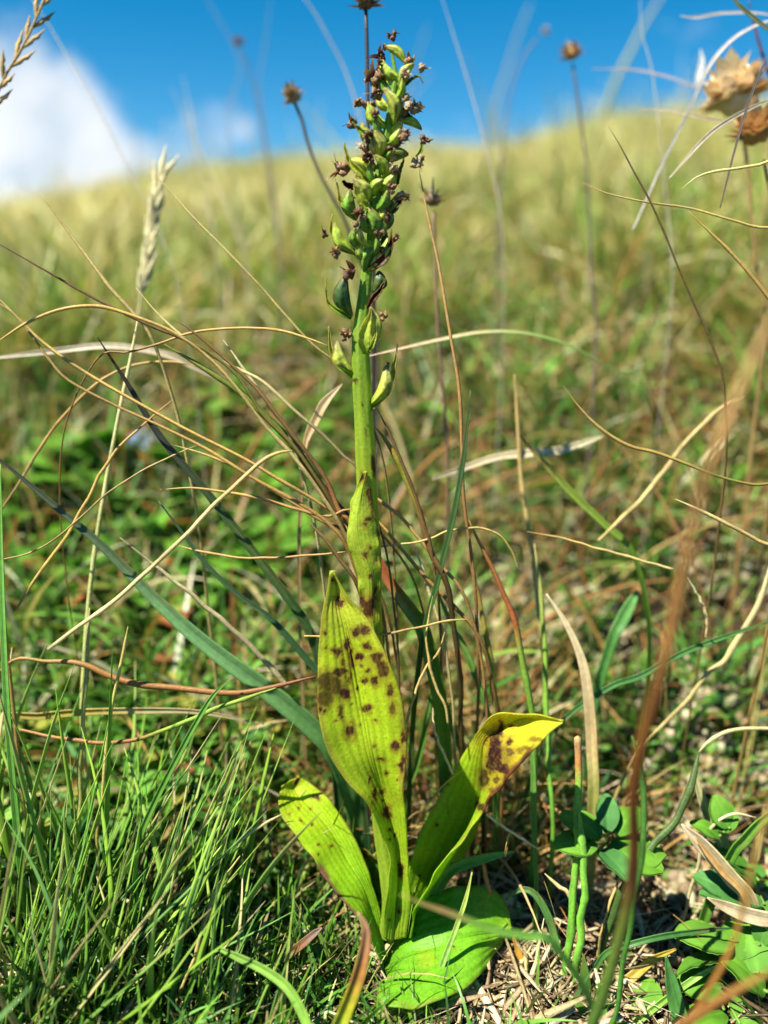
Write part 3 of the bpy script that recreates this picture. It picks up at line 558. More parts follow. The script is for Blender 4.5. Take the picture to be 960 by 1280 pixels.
# base px, tip px, width, depth off (mm, minus = nearer), colours, bend side, [flower px, radius px, tone]
CAPS = [
 ((491,68),(488,55),4,0,bC,1,(489.5,47,7,1)),
 ((507,80),(482,60),12,0,yC,1,(481,59,4,0)),
 ((504,100),(481,80),13,0,gC,-1,(476,79,5,0)),
 ((500,112),(516,82),14,-1,gC,-1,(527,86,6.5,2)),
 ((497,122),(482,100),14,1,gC,1,(470,99,13,0)),
 ((492,156),(481,114),17,-2,yC,1,(470,119,9,0)),
 ((483,160),(461,130),16,-1,gC,-1,(449,132,8.5,0)),
 ((475,180),(453,156),16,-1,gC,-1,(441,155,8.5,0)),
 ((471,200),(469,166),18,-3,yC,1,(456,183,6.5,2)),
 ((498,150),(507,138),10,1,mC,1,(516,137,12,2)),
 ((500,152),(525,161),11,0,gC,-1,(529,175,7.5,1)),
 ((480,182),(499,163),15,-2,gC,1,(502,170,8.5,0)),
 ((480,204),(508,193),17,-1,mC,-1,(519,203,9.5,2)),
 ((478,196),(492,186),9,-3,mC,1,(488,187,5,1)),
 ((463,224),(433,203),17,-1,yC,1,(428,214,12,0)),
 ((468,236),(493,218),17,-2,gC,1,(491,213,7,2)),
 ((466,246),(478,226),14,-3,gC,-1,None),
 ((456,258),(444,226),20,-3,yC,1,None),
 ((446,276),(438,240),19,-1.5,mC,-1,None),
 ((478,268),(495,246),15,-.5,mC,1,(502,248,9,2)),
 ((462,300),(461,262),22,-2,mC,1,(453,271,7.5,2)),
 ((447,318),(420,282),17,-1,gC,-1,(406,293,6,1)),
 ((464,330),(484,299),18,-1,gC,1,(494,299,6,0)),
 ((456,330),(480,290),13,.5,dC,1,None),
 ((440,350),(433,327),8,-2,bC,1,(421,318,8.5,0)),
 ((439,396),(432,349),23,-2,dC,-1,(437,345,9,1)),
 ((467,366),(474,341),19,-.5,dC,1,None),
 ((459,436),(463,388),17,-2,yC,1,(478,397,6.5,0)),
 ((443,468),(423,430),18,-1,yC,-1,(433,421,8.5,0)),
 ((463,506),(481,461),19,-1,yC,1,(484,456,4,0)),
 ((472,290),(486,262),15,1,mC,1,None),
 ((455,340),(470,310),16,-1.5,mC,-1,None),
 ((452,312),(444,286),15,-2.5,mC,-1,None),
 ((487,140),(500,120),13,1,mC,1,None),
 ((480,222),(470,196),14,-2.5,gC,1,None),
]
def _axis(py): return float(np.interp(py, [62,95,125,160,200,250,310,370,420], [489,494,490,485,478,469,462,455,450]))
for i in range(26):
    y0 = 92 + i*9.6; sd_ = 1 if i % 2 else -1; x0 = _axis(y0); l = rand(20, 30); w_ = rand(8, 18)
    CAPS.append(((x0, y0+8), (x0+sd_*w_, y0+8-l), rand(10, 14), rand(-3.5, 2), [gC, yC, mC][i % 3], sd_, (x0+sd_*(w_+rand(1, 5)), y0+4-l, rand(5.5, 8.5), int(rand(0, 3)))))
def axis_px(py):
    ys = [62,95,125,160,200,250,310,370,420,460,520]; xs = [489,494,490,485,478,469,462,455,450,451,454]; return float(np.interp(py, ys, xs))
for (b, t, w, off, cl, sd, fl) in CAPS:
    o_ = off*.001; pb = P(b[0], b[1], o_*.6); pt = P(t[0], t[1], o_*1.6); wm = w/F*depth(pb)
    c = ochild('capsule', capsule(pb, pt + (pt-pb)*.10, wm*.97, sd, cl, bend=.17))
    if fl:
        fx, fy, fr, tone = fl; pf = P(fx, fy, o_*1.8); w_ = ochild('withered_flower', withered(pf, fr*1.3/F*depth(pf), pf-pb, tone), c)
BR = [
 ([(464,228,-.002),(450,216,-.003),(439,205,-.003),(433,192,-.003),(430,178,-.003)], 9, yC), ([(444,268,-.002),(432,258,-.003),(425,250,-.003),(423,240,-.003),(421,228,-.003)], 7, yC),
 ([(446,318,-.0005),(427,307,-.002),(416,292,-.002),(414,280,-.002),(416,268,-.002)], 9, gC), ([(462,336,-.002),(476,327,-.003),(486,314,-.003),(489,300,-.003),(489,286,-.003)], 11, bC),
 ([(439,398,-.002),(425,390,-.003),(412,380,-.003),(408,366,-.003),(407,348,-.003)], 6, gC), ([(459,386,-.003),(466,374,-.003),(474,364,-.003),(479,356,-.003),(482,348,-.003)], 7, bC),
 ([(444,474,-.001),(430,460,-.002),(418,446,-.002),(413,430,-.002),(411,408,-.002)], 12, yC), ([(461,512,-.001),(476,496,-.0005),(486,480,-.0005),(492,460,-.0005),(497,430,-.0005)], 11, yC),
 ([(458,442,-.004),(455,425,-.005),(457,410,-.005),(461,398,-.005),(464,384,-.005)], 16, yC), ([(460,440,-.004),(465,432,-.005),(468,424,-.005),(470,416,-.004),(470,410,-.004)], 6, yC),
 ([(461,262,-.004),(452,250,-.005),(447,238,-.005),(445,228,-.005),(446,214,-.005)], 12, yC), ([(520,196,.001),(525,190,.001),(527,182,.001),(527,176,.001),(526,168,.001)], 4, gC),
 ([(500,112,0),(511,102,0),(519,96,0),(525,96,0),(529,104,0)], 4, mC), ([(488,240,.001),(496,226,.001),(499,214,.001),(503,205,.001),(505,196,.001)], 7, mC),
 ([(478,272,-.001),(490,262,-.002),(498,254,-.002),(503,250,-.002),(508,248,-.002)], 9, bC), ([(474,180,-.003),(462,170,-.004),(452,164,-.004),(446,158,-.004),(440,152,-.004)], 8, mC),
 ([(450,232,-.001),(440,233,-.001),(434,231,-.001),(430,228,-.001),(428,226,-.001)], 8, bC), ([(492,150,0),(500,146,0),(508,144,0),(514,146,0),(520,152,0)], 8, bC), ([(505,88,.001),(510,82,.001),(514,77,.001),(517,74,.001),(518,69,.001)], 5, gC),
]
for p, w, c in BR: bract(p, w, c)

# ------------------------------------------------------------------ traced stems and blades
def shoot(n): return 'grass_shoot' if n == 'grass_blade' else n.replace('_leaf_blade', '_blade').replace('_blade', '_shoot').replace('_stem', '_stalk')
def stem(name, label, cat, pts, w, off, cols, kind='round', m=None, group=None, root=True, n=None, spots=0.0, keel=.35, parent=None, ref=(0, -1, .3)):
    """pts are photo pixels from root to tip; off (mm) is how far beyond (+) or before (-) the orchid, one value or one per point; w px widths"""
    k = len(pts); offs = np.interp(np.linspace(0, 1, k), np.linspace(0, 1, len(off)), off)*.001 if hasattr(off, '__len__') else np.full(k, off*.001)
    Q = [P(p[0], p[1], o) for p, o in zip(pts, offs)]; ws = np.interp(np.linspace(0, 1, k), np.linspace(0, 1, len(w)), w)
    fat = name in ('brown_stalk', 'orange_stalk', 'reddish_stem', 'bicolour_stem', 'cut_green_stem', 'green_stem', 'red_green_stem'); thin = 1.0 if fat else (.70 if kind == 'round' and max(w) < 12 else .9)
    rad = [a*thin*.5/F*depth(q) for a, q in zip(ws, Q)]
    if 'cut_' not in name: rad[-1] *= .35
    if kind == 'round' and not fat: cols = [(t, tuple(np.array(c)*.72 + np.array([.45, .37, .15])*.28*min(1, max(c)/.3))) for t, c in cols]
    g = Q[0][2] - float(H(Q[0][0], Q[0][1])); ext = 0
    if root and g > .002:
        d = nrm(Q[0]-Q[1]); e = []
        p = Q[0].copy(); step = max(.004, min(.02, g*.45))
        for i in range(8):
            d = nrm(d*.55 + np.array([0, .12, -.75])); p = p + d*step; e.append(p.copy())
            if p[2] < H(p[0], p[1]): break
        p[2] = min(p[2], float(H(p[0], p[1]))-.001); e[-1] = p; e.reverse(); Q = e + Q; rad = [rad[0]]*len(e) + rad; ext = len(e)
    Q = np.array(Q); base = Q[0].copy(); V = Q - base
    cum = np.r_[0, np.cumsum(np.linalg.norm(np.diff(V, axis=0), axis=1))]; cum /= cum[-1]; rad = np.interp(np.linspace(0, 1, 24), cum, rad)
    t0 = cum[ext]; cols = [(t0 + (1-t0)*t, c) for t, c in cols]
    n = n or max(30, 7*len(Q)); sd = random.randint(0, 9999)
    if kind == 'round': me = tube_mesh(name, V, rad, cols, m or M_STRAW, 8, n, .8, ref, 0, spots, sd)
    else: me = ribbon_mesh(name, V, rad, cols, m or M_GRASS, n, ref, keel, sd)
    o = obj(name, me, parent, base)
    if kind != 'round': md = o.modifiers.new('thickness', 'SOLIDIFY'); md.thickness = .00022; md.offset = 0
    if parent is None: o.name = shoot(name); tag(o, label, cat, group)
    elif label: o['label'] = label
    return o, base
S1 = lambda a, b=None, c=None: [(0, a), (1, b or a)] if c is None else [(0, a), (.5, b), (1, c)]
G, ST = 'grass blade', 'dry stem'
T = [
 # ---- left, in focus
 ('grass_blade','dark green pointed blade rising to the left with a blackish tip',G,[(405,850),(385,785),(340,720),(290,655),(250,605),(200,545),(160,480),(122,422)],[14,13,12,12,11,9,6,2],[14,6],[(0,DGREEN),(.45,(.06,.12,.03)),(.7,(.05,.055,.04)),(1,(.03,.025,.02))],'blade'),
 ('grass_blade','broad blue green blade with a dark keel slanting down behind the spotted leaf',G,[(420,945),(385,905),(330,860),(260,808),(200,755),(130,685),(60,625),(-15,562)],[28,28,26,22,17,12,8,5],[16,4],[(0,(.09,.22,.06)),(.5,(.17,.34,.13)),(.66,(.10,.16,.07)),(1,(.05,.04,.04))],'blade'),
 ('straw_stem','smooth pale straw stem bent over at its upper end',ST,[(60,812),(100,782),(150,745),(215,685),(270,630),(320,582),(345,567),(366,563)],[7,8,8,8,8,7,5],[-6,-4],[(0,(.55,.45,.32)),(.6,(.60,.48,.30)),(1,(.50,.30,.09))],'round',None,None,False),
 ('dry_stem','thick pinkish dead stem lying just under the bent straw',ST,[(362,862),(330,825),(290,786),(250,752),(200,712),(150,672)],[10,10,9,8,6,3],[12,6],S1((.50,.40,.30),(.54,.46,.34)),'round',None,None,False),
 ('grass_blade','thin dark green blade below the blackish tipped blade',G,[(420,870),(380,820),(340,775),(300,745),(260,708),(225,662),(198,626)],[9,9,8,7,6,4,2],[10,6],S1((.03,.09,.03),(.05,.09,.04)),'blade'),
 ('reddish_stem','glossy red brown stem lying level above the fescue tuft',ST,[(12,828),(60,826),(100,830),(150,849),(220,861),(290,866),(340,859),(396,845)],[3,5,7,8,8,7,7,5],[4,2],[(0,(.34,.22,.08)),(.3,(.26,.12,.04)),(.6,(.30,.14,.05)),(1,(.16,.05,.02))],'round'),
 ('bicolour_stem','fine stem turning from rust red to fresh green toward the spotted leaf',ST,[(25,912),(60,920),(90,925),(150,928),(200,915),(260,890),(310,872),(345,860)],[3,4,5,5,5,6,5,4],[6,0],[(0,(.30,.16,.06)),(.42,(.26,.11,.04)),(.6,(.20,.34,.05)),(1,(.26,.34,.05))],'round',None,None,False),
 ('dry_blade','straw yellow blade lying level under the rust red stem',G,[(0,900),(50,895),(100,890),(180,888),(250,890),(330,905)],[8,12,11,9,7,4],[14,14],[(0,(.40,.34,.10)),(.3,(.50,.38,.06)),(.6,(.50,.42,.22)),(1,(.44,.34,.18))],'blade'),
 ('grass_stem','tall whitish green culm with a feathery pale head',ST,[(103,900),(105,830),(112,740),(130,620),(150,510),(163,450),(172,400)],[7,8,8,8,7,7,6],[18,22],S1((.34,.40,.14),(.42,.46,.24),(.55,.52,.36)),'round'),
 ('straw_stem','straight pale gold straw slanting from the sky edge behind the orchid',ST,[(440,470),(420,452),(390,430),(360,398),(320,352),(280,310),(240,270),(212,238),(188,214)],[4,4,5,5,4.5,4.5,4,4,2.5],[4,2],[(0,(.20,.14,.06)),(.3,(.40,.30,.12)),(1,(.62,.52,.26))],'round'),
 ('dry_stem','thin tan stem tapering to a point left of the feathery head',ST,[(190,425),(165,390),(140,362),(110,322),(80,282),(52,244)],[6,7,7,6,4,2],[10,8],S1((.48,.36,.17),(.50,.38,.18)),'round'),
 ('dry_stem','dark maroon stem entering level with the lowest orchid capsules and curving down',ST,[(445,700),(430,660),(410,620),(370,560),(330,520),(296,470),(260,440),(220,420),(190,408),(120,374),(60,340),(-10,300)],[8,8,7,7,6,6,5,5,5,5,4,4],[6,-2],[(0,(.10,.03,.02)),(.3,(.16,.14,.03)),(.5,(.18,.19,.04)),(.62,(.16,.07,.03)),(1,(.10,.03,.03))],'round'),
 ('dry_stem','long orange arch rising from the left edge and bending down to the stem tangle',ST,[(452,720),(430,665),(405,625),(370,575),(330,530),(296,485),(260,447),(215,415),(170,396),(125,383),(80,386),(35,403),(-10,432)],[6,7,7,7,6,6,6,6,6,6,6,6,5],[4,-4],[(0,(.22,.08,.03)),(.3,(.45,.38,.20)),(.5,(.50,.34,.12)),(.8,(.44,.26,.08)),(1,(.50,.33,.11))],'round'),
 ('dry_stem','tan stem falling from the left edge through the middle of the arching stems',ST,[(440,665),(400,630),(350,600),(300,570),(240,540),(180,508),(130,480),(90,455),(50,425),(20,395),(-10,365)],[6,6,6,6,6,6,6,6,6,5,5],[6,0],[(0,(.30,.14,.05)),(.5,(.46,.28,.09)),(1,(.50,.34,.13))],'round'),
 ('dry_stem','brownish kinked stem crossing in front of the tan falling stem',ST,[(436,690),(410,655),(370,628),(320,600),(260,562),(200,532),(140,505),(85,475),(62,450),(40,420),(15,390),(-10,375)],[6,6,6,6,6,5,5,5,5,5,5,5],[2,-3],[(0,(.25,.10,.03)),(.4,(.44,.25,.08)),(.65,(.34,.17,.07)),(1,(.46,.34,.16))],'round'),
 ('dry_stem','orange stem making a flat arch up to the lowest orchid bract',ST,[(122,448),(160,440),(200,429),(235,417),(270,412),(310,410),(350,413),(385,423),(409,432)],[3,4,5,5,5,5,5,5,4],[6,1],[(0,(.22,.09,.03)),(.4,(.40,.20,.06)),(1,(.50,.30,.09))],'round'),
 ('dry_blade','blurred whitish blade running level behind the blackish tipped blade',G,[(290,480),(250,462),(215,446),(170,436),(125,433),(60,440),(-10,448)],[5,9,10,10,9,8,6],[50,45],S1((.45,.38,.24),(.52,.45,.34)),'blade',None,None,False),
 ('dry_stem','fine orange stem climbing from lower left to the middle of the tangle',ST,[(20,762),(50,715),(80,675),(105,632),(130,585),(150,558),(180,530),(215,500)],[4,6,6,6,6,5,4,3],[4,8],[(0,(.50,.34,.10)),(.5,(.50,.30,.09)),(1,(.34,.19,.08))],'round',None,None,False),
 ('dry_stem','hair thin stem crossing upward from the left edge under the tall culm',ST,[(0,700),(40,690),(80,665),(130,620),(175,590),(215,570),(250,555)],[2,3,3,3,3,3,2],[-2,4],[(0,(.30,.17,.08)),(1,(.34,.24,.12))],'round',None,None,False),
 ('dry_stem','brown arched stem rising behind the kinked stem and levelling to the right',ST,[(0,640),(25,602),(50,560),(80,520),(110,488),(140,468),(170,456),(210,452),(250,458)],[4,5,6,6,6,5,5,5,4],[20,26],[(0,(.22,.12,.06)),(.5,(.38,.20,.08)),(1,(.44,.30,.12))],'round',None,None,False),
 ('dry_stem','pale ivory stem crossing over the orange stems toward the orchid stem',ST,[(450,592),(430,570),(405,545),(370,515),(330,478),(300,462),(270,448),(240,430),(200,395),(170,360)],[4,6,6,6,6,6,5,5,4,3],[0,6],[(0,(.10,.08,.05)),(.2,(.18,.14,.09)),(.45,(.60,.50,.30)),(.7,(.62,.54,.36)),(1,(.40,.30,.15))],'round'),
 ('dry_stem','slim white tipped stem pointing up in front of the green blur',ST,[(360,540),(345,520),(325,490),(305,462),(290,440),(279,425)],[5,6,6,5,4,2],[4,6],S1((.50,.42,.26),(.66,.62,.46)),'round'),
 ('dry_stem','amber stem running level from the left into the orchid stem',ST,[(447,640),(410,645),(370,636),(320,622),(280,615),(240,610),(200,612)],[4,6,6,6,5,4,3],[3,5],[(0,(.22,.09,.03)),(.5,(.42,.22,.07)),(1,(.50,.32,.12))],'round'),
 ('dry_stem','amber stem sloping just beneath the bent straw tip',ST,[(436,670),(400,650),(360,625),(320,600),(285,580),(250,566),(215,556)],[5,6,6,6,5,4,3],[5,8],[(0,(.22,.09,.03)),(.5,(.45,.25,.08)),(1,(.50,.36,.16))],'round'),
 ('dry_stem','thin rust coloured thread stem level with the clasping orchid leaf',ST,[(432,690),(390,694),(345,697),(300,697),(255,690),(215,680)],[3,4,4,4,4,3],[2,8],S1((.28,.12,.05),(.42,.25,.10)),'round',None,None,False),
 ('dry_stem','dark brown stem nearest the orchid in the tangle, splitting off downward',ST,[(446,730),(425,700),(408,676),(388,655),(385,650)],[7,7,6,5,4],[1,1],S1((.09,.04,.02),(.16,.08,.04)),'round'),
 ('green_stem','green and brown mottled stem through the middle of the tangle',ST,[(440,655),(420,630),(395,600),(365,555),(330,518),(300,490),(270,470),(235,448),(205,430)],[9,10,10,10,9,8,7,5,3],[8,3],[(0,(.10,.035,.02)),(.25,(.16,.06,.02)),(.45,(.15,.20,.03)),(1,(.18,.20,.05))],'round'),
 ('dry_stem','dark brown stem in the tangle with a rust red lower end',ST,[(438,655),(425,640),(410,605),(390,575),(355,530),(325,490),(296,462),(260,430),(235,410),(218,400)],[9,9,8,8,8,7,6,5,4,3],[4,1],[(0,(.30,.07,.03)),(.3,(.12,.045,.02)),(.6,(.20,.09,.03)),(1,(.14,.07,.04))],'round'),
 ('dry_blade','wide folded tan blade curling up between the tangle and the orchid stem',G,[(380,570),(385,545),(395,525),(405,505),(418,490),(428,480)],[5,10,15,13,8,3],[22,24],S1((.44,.30,.14),(.55,.42,.24)),'blade'),
 # ---- orchid surroundings, right of the stem
 ('dry_stem','long spotted red brown stem leaning just right of the seed spike',ST,[(596,760),(588,690),(580,620),(577,560),(573,480),(560,400),(548,330),(535,270),(524,214)],[6,6,6,6,6,5.5,5,4.5,2.5],[8,0],[(0,(.18,.07,.03)),(.3,(.26,.10,.04)),(.6,(.38,.17,.07)),(1,(.45,.26,.12))],'round'),
 ('grass_blade','thin upright dark green blade crossing the spotted red brown stem',G,[(530,790),(545,735),(556,690),(568,640),(577,590),(583,540),(588,488)],[7,8,8,8,7,5,2],[6,-1],S1((.04,.10,.02),(.06,.12,.04)),'blade'),
 ('dry_stem','short dark brown stem meeting the orchid from the right below the lowest bract',ST,[(540,690),(530,655),(517,615),(505,585),(490,548),(471,510)],[5,6,6,6,5,4],[4,1],S1((.14,.06,.03),(.16,.06,.04)),'round'),
 ('green_stem','mottled olive stem with brown bands right of the orchid stem',ST,[(560,740),(540,690),(524,640),(508,600),(495,572),(482,550),(470,535)],[7,8,8,7,7,6,4],[5,3],[(0,(.08,.05,.02)),(.4,(.20,.10,.03)),(.7,(.28,.30,.04)),(1,(.34,.16,.04))],'round'),
 ('dry_stem','brown stem slanting down to the right from behind the orchid at mid height',ST,[(580,745),(550,705),(520,668),(500,645),(473,625),(450,608)],[6,6,6,6,6,5],[6,7],S1((.28,.12,.05),(.44,.26,.10)),'round'),
 ('dry_stem','second brown stem slanting down right, a little lower and redder',ST,[(600,800),(570,760),(535,725),(505,690),(480,660),(462,642)],[7,7,7,6,6,5],[8,8],S1((.20,.08,.03),(.42,.22,.07)),'round'),
 ('red_blade','wide rust red blade edge turning green, angled beside the orchid foot stem',G,[(530,790),(515,765),(498,742),(484,722),(474,700),(465,680)],[20,20,18,15,12,8],[9,9],[(0,(.12,.25,.03)),(.4,(.22,.20,.04)),(.6,(.36,.12,.04)),(1,(.22,.08,.04))],'blade'),
 ('dry_stem','white fading stem broken off behind the thin upright green blade',ST,[(556,800),(545,765),(535,735),(528,710),(520,690)],[5,6,6,6,5],[9,9],S1((.45,.36,.22),(.64,.60,.48)),'round'),
 ('dry_stem','pale stem running level right from the orchid at knee height',ST,[(473,684),(500,680),(530,676),(560,664),(600,660),(625,670),(640,690),(648,712)],[3,4,4,4,4,4,4,3],[3,6],S1((.48,.36,.16),(.44,.26,.10)),'round',None,None,False),
 ('dry_stem','thin orange stem running level just above the tip of the spotted leaf',ST,[(380,795),(430,796),(470,794),(520,785),(560,776),(585,774)],[3,5,5,4,4,3],[-2,2],S1((.48,.30,.12),(.50,.34,.14)),'round',None,None,False),
 ('dry_stem','curly straw stem looping beside the middle of the spotted leaf',ST,[(560,905),(556,880),(545,860),(537,830),(533,800),(536,770),(541,745)],[4,5,5,5,4,3,2],[3,1],S1((.48,.36,.16),(.50,.33,.14)),'round',None,None,False),
 ('dry_stem','straw stem leaning to the looped straw from below',ST,[(508,905),(513,885),(522,858),(532,835),(548,815),(556,790)],[4,5,5,4,4,3],[0,4],S1((.50,.38,.18),(.46,.28,.10)),'round',None,None,False),
 ('dry_stem','pale curved straw in the gap between spotted leaf and right leaf',ST,[(566,968),(556,945),(547,925),(542,905),(541,885)],[4,5,5,4,3],[3,4],S1((.58,.50,.34),(.60,.52,.36)),'round',None,None,False),
 ('grass_blade','bright green blade crossing upward in the gap beside the spotted leaf',G,[(510,990),(520,960),(528,930),(534,895),(540,860),(543,820)],[7,8,8,7,5,2],[22,16],S1((.09,.24,.03),(.12,.28,.05)),'blade'),
 ('grass_blade','green blade tilting left behind the right orchid leaf',G,[(600,1000),(585,955),(572,925),(560,890),(548,858),(540,835)],[8,9,9,8,6,3],[26,14],S1((.08,.22,.03),(.14,.30,.05)),'blade'),
 ('grass_blade','yellow edged green blade rising left of the right orchid leaf tip',G,[(612,905),(600,862),(585,822),(570,790),(556,762),(545,735)],[8,9,9,8,6,3],[16,16],S1((.10,.24,.04),(.18,.30,.06)),'blade'),
 ('red_green_stem','upright stem, rust red above and green below, behind the right orchid leaf tip',ST,[(668,930),(662,880),(655,830),(645,780),(628,740),(610,700),(596,672),(586,650)],[8,8,8,8,6,5,4,3],[12,6],[(0,(.14,.30,.04)),(.4,(.16,.26,.04)),(.55,(.36,.10,.04)),(1,(.34,.16,.06))],'round'),
 ('red_green_stem','second upright stem beside the first, orange streaked green',ST,[(622,890),(618,860),(612,820),(603,770),(592,720),(585,690)],[8,8,7,7,5,3],[16,14],[(0,(.18,.26,.04)),(.5,(.30,.26,.05)),(1,(.30,.12,.05))],'round'),
 ('green_stem','slender green stem standing tall behind the turned leaf tip',ST,[(690,1000),(686,960),(684,915),(682,860),(680,800),(676,740),(668,680)],[6,7,7,7,6,6,4],[14,26],[(0,(.12,.30,.04)),(.6,(.20,.32,.05)),(1,(.34,.28,.12))],'round'),
 ('straw_stem','tall tan straw standing above the slender green stem',ST,[(680,860),(676,780),(668,720),(660,660),(652,600),(647,530),(643,468)],[7,8,8,8,8,7,5],[40,46],[(0,(.30,.32,.06)),(.3,(.44,.36,.16)),(1,(.46,.28,.14))],'round'),
 ('grass_blade','green vertical blade hanging down below the turned leaf tip',G,[(670,1110),(668,1060),(667,1010),(666,960),(664,920)],[7,8,8,7,6],[4,8],S1((.10,.26,.03),(.14,.30,.05)),'blade'),
 ('dry_blade','wide dry folded tan blade standing right of centre',G,[(742,985),(740,940),(738,900),(732,845),(722,810),(705,775),(683,742)],[16,16,16,14,10,7,3],[12,20],[(0,(.30,.30,.08)),(.2,(.45,.34,.16)),(1,(.58,.50,.32))],'blade'),
 ('cut_green_stem','thick green stem with a dry rusty cut end, standing among the litter',ST,[(705,1230),(712,1170),(718,1110),(721,1060),(723,1000),(723,960),(722,922)],[9,10,10,10,9,9,9],[-5,0],[(0,(.12,.30,.04)),(.8,(.16,.36,.05)),(.9,(.36,.16,.06)),(1,(.42,.26,.14))],'round'),
 ('green_stem','jointed green stem just right of the cut stem',ST,[(700,1300),(715,1240),(724,1180),(730,1120),(730,1080),(727,1050),(724,1012)],[9,9,10,9,9,9,8],[-9,-3],[(0,(.14,.34,.05)),(.6,(.16,.40,.05)),(1,(.22,.46,.08))],'round'),
 ('short_leaf_blade','short green pointed blade poking right from under the right orchid leaf',G,[(560,1092),(580,1080),(600,1074),(620,1069),(644,1064)],[14,16,14,11,4],[2,-1],S1((.08,.24,.04),(.10,.28,.05)),'blade'),
 ('straw_stem','pale straw slanting down right from under the orchid leaf tip',ST,[(608,1018),(630,1034),(655,1050),(679,1066)],[5,5,5,3],[-4,-2],S1((.62,.52,.36),(.58,.50,.34)),'round',None,None,False),
 ('dry_stem','small brick red stem standing on the litter below the right leaf',ST,[(614,1122),(608,1098),(602,1075),(598,1050)],[7,8,6,3],[4,3],S1((.42,.12,.05),(.40,.12,.05)),'round'),
 ('yellow_blade','short orange yellow dead blade on the litter right of the flat leaf',G,[(660,1240),(655,1215),(648,1190),(640,1165)],[9,11,9,5],[-2,0],S1((.55,.40,.04),(.50,.22,.05)),'blade'),
 ('straw_stem','whitish straw standing at the bottom right of the flat leaf',ST,[(650,1290),(657,1255),(666,1220),(673,1185),(680,1148)],[8,9,9,7,4],[-8,-6],S1((.60,.52,.38),(.66,.58,.42)),'round'),
 ('straw_stem','crooked pale straw in the litter right of the flat leaf',ST,[(734,1165),(722,1135),(708,1115),(695,1105),(681,1092)],[6,7,7,7,4],[-2,0],S1((.55,.42,.26),(.60,.48,.32)),'round',None,None,False),
 ('dry_stem','small forked golden twig in the litter near the jointed stem',ST,[(752,1165),(760,1135),(770,1110),(778,1085),(782,1068)],[4,5,5,4,3],[0,2],S1((.46,.32,.12),(.48,.34,.14)),'round'),
 ('green_stem','arched green blade curving over the litter right of the flat leaf',G,[(700,1290),(702,1230),(695,1180),(685,1145),(668,1117),(650,1112),(632,1125)],[9,9,10,9,8,7,5],[-3,3],S1((.10,.26,.04),(.08,.18,.05)),'blade'),
 ('grass_blade','thin green blade lying across the flat orchid leaf',G,[(523,1290),(538,1250),(555,1200),(570,1160),(582,1125),(590,1090)],[7,8,8,7,6,4],[-13,-7],S1((.20,.36,.08),(.26,.44,.10),(.40,.46,.08)),'blade'),
 ('grass_blade','green blade running level under the flat leaf at the bottom',G,[(440,1285),(500,1270),(560,1258),(620,1252),(690,1240),(740,1222),(790,1190)],[8,9,9,8,8,8,5],[-12,-3],S1((.10,.28,.04),(.13,.34,.05)),'blade'),
 ('grass_blade','slim pale green blade lying on the left edge of the flat leaf',G,[(450,1243),(475,1249),(500,1256),(535,1259),(560,1256)],[5,6,5,4,2],[-13,-10],S1((.18,.38,.08),(.22,.44,.10)),'blade'),
 # ---- right, behind
 ('dry_stem','thin brown stem rising to a pale tip against the hillside on the right',ST,[(905,480),(890,430),(870,385),(850,340),(830,290),(812,250),(790,210),(774,180),(758,154)],[5,5,4.5,4,4,4,3.5,3,2],[14,0],[(0,(.14,.07,.03)),(.8,(.18,.10,.05)),(1,(.50,.42,.26))],'round'),
 ('straw_stem','thin straw reaching in from the right edge toward the hillside',ST,[(975,296),(940,283),(900,271),(860,260),(810,253),(760,242),(727,228)],[5,5,4.5,4,4,3,2],[5,10],S1((.50,.40,.16),(.44,.30,.12)),'round'),
 ('dry_stem','stout orange stem slanting down to the right edge',ST,[(985,410),(960,372),(935,340),(910,312),(885,288),(860,264)],[8,8,7,6,5,3],[2,2],S1((.30,.15,.05),(.44,.26,.08)),'round'),
 ('straw_stem','yellow hooked straw coming in from the right edge',ST,[(985,202),(950,206),(920,211),(890,215),(870,222),(852,236)],[5,5,5,5,4,2],[12,10],S1((.50,.42,.16),(.58,.52,.30)),'round'),
 ('arched_blade','long grey green blade arching over the slope behind the orchid',G,[(800,475),(770,463),(740,447),(700,428),(650,416),(600,416),(550,425),(510,434),(458,446)],[5,7,8,9,9,8,7,5,2],[75,24],[(0,(.16,.30,.05)),(.4,(.24,.38,.09)),(.7,(.50,.44,.24)),(1,(.58,.44,.30))],'blade',None,None,True,None,0.0,.25,None,(.3,-1,1.3)),
 ('dry_stem','olive and brown pointed stem curving from the right middle',ST,[(985,612),(940,606),(900,596),(860,580),(820,566),(785,557),(750,535),(725,510),(704,482)],[5,5,5,6,7,7,6,4,2],[4,2],[(0,(.14,.12,.04)),(.3,(.26,.24,.04)),(.5,(.34,.20,.05)),(1,(.30,.19,.08))],'round'),
 ('straw_stem','bright straw with a broken tip at the right edge',ST,[(985,694),(950,677),(920,661),(885,643),(862,632),(844,624)],[7,7,7,7,6,5],[0,-1],S1((.50,.34,.12),(.62,.50,.30)),'round'),
 ('straw_stem','tan thin stem ending behind the blurred brown stalk',ST,[(842,712),(800,700),(765,690),(735,682),(700,672),(655,664)],[5,5,5,4,4,3],[10,14],[(0,(.60,.48,.24)),(.5,(.46,.34,.14)),(1,(.34,.18,.08))],'round',None,None,False),
 ('dry_stem','small curved dead stem hanging under the tan thin stem',ST,[(882,798),(884,775),(878,755),(868,737),(859,722)],[4,6,6,5,3],[14,12],S1((.44,.34,.20),(.60,.56,.40)),'round',None,None,False),
 ('straw_stem','long blurred buff stem bending up to the right',ST,[(748,676),(775,650),(800,625),(830,590),(843,570),(865,545),(895,515),(930,495)],[5,8,9,10,9,8,7,6],[30,50],S1((.44,.34,.16),(.40,.30,.16)),'round',None,None,False),
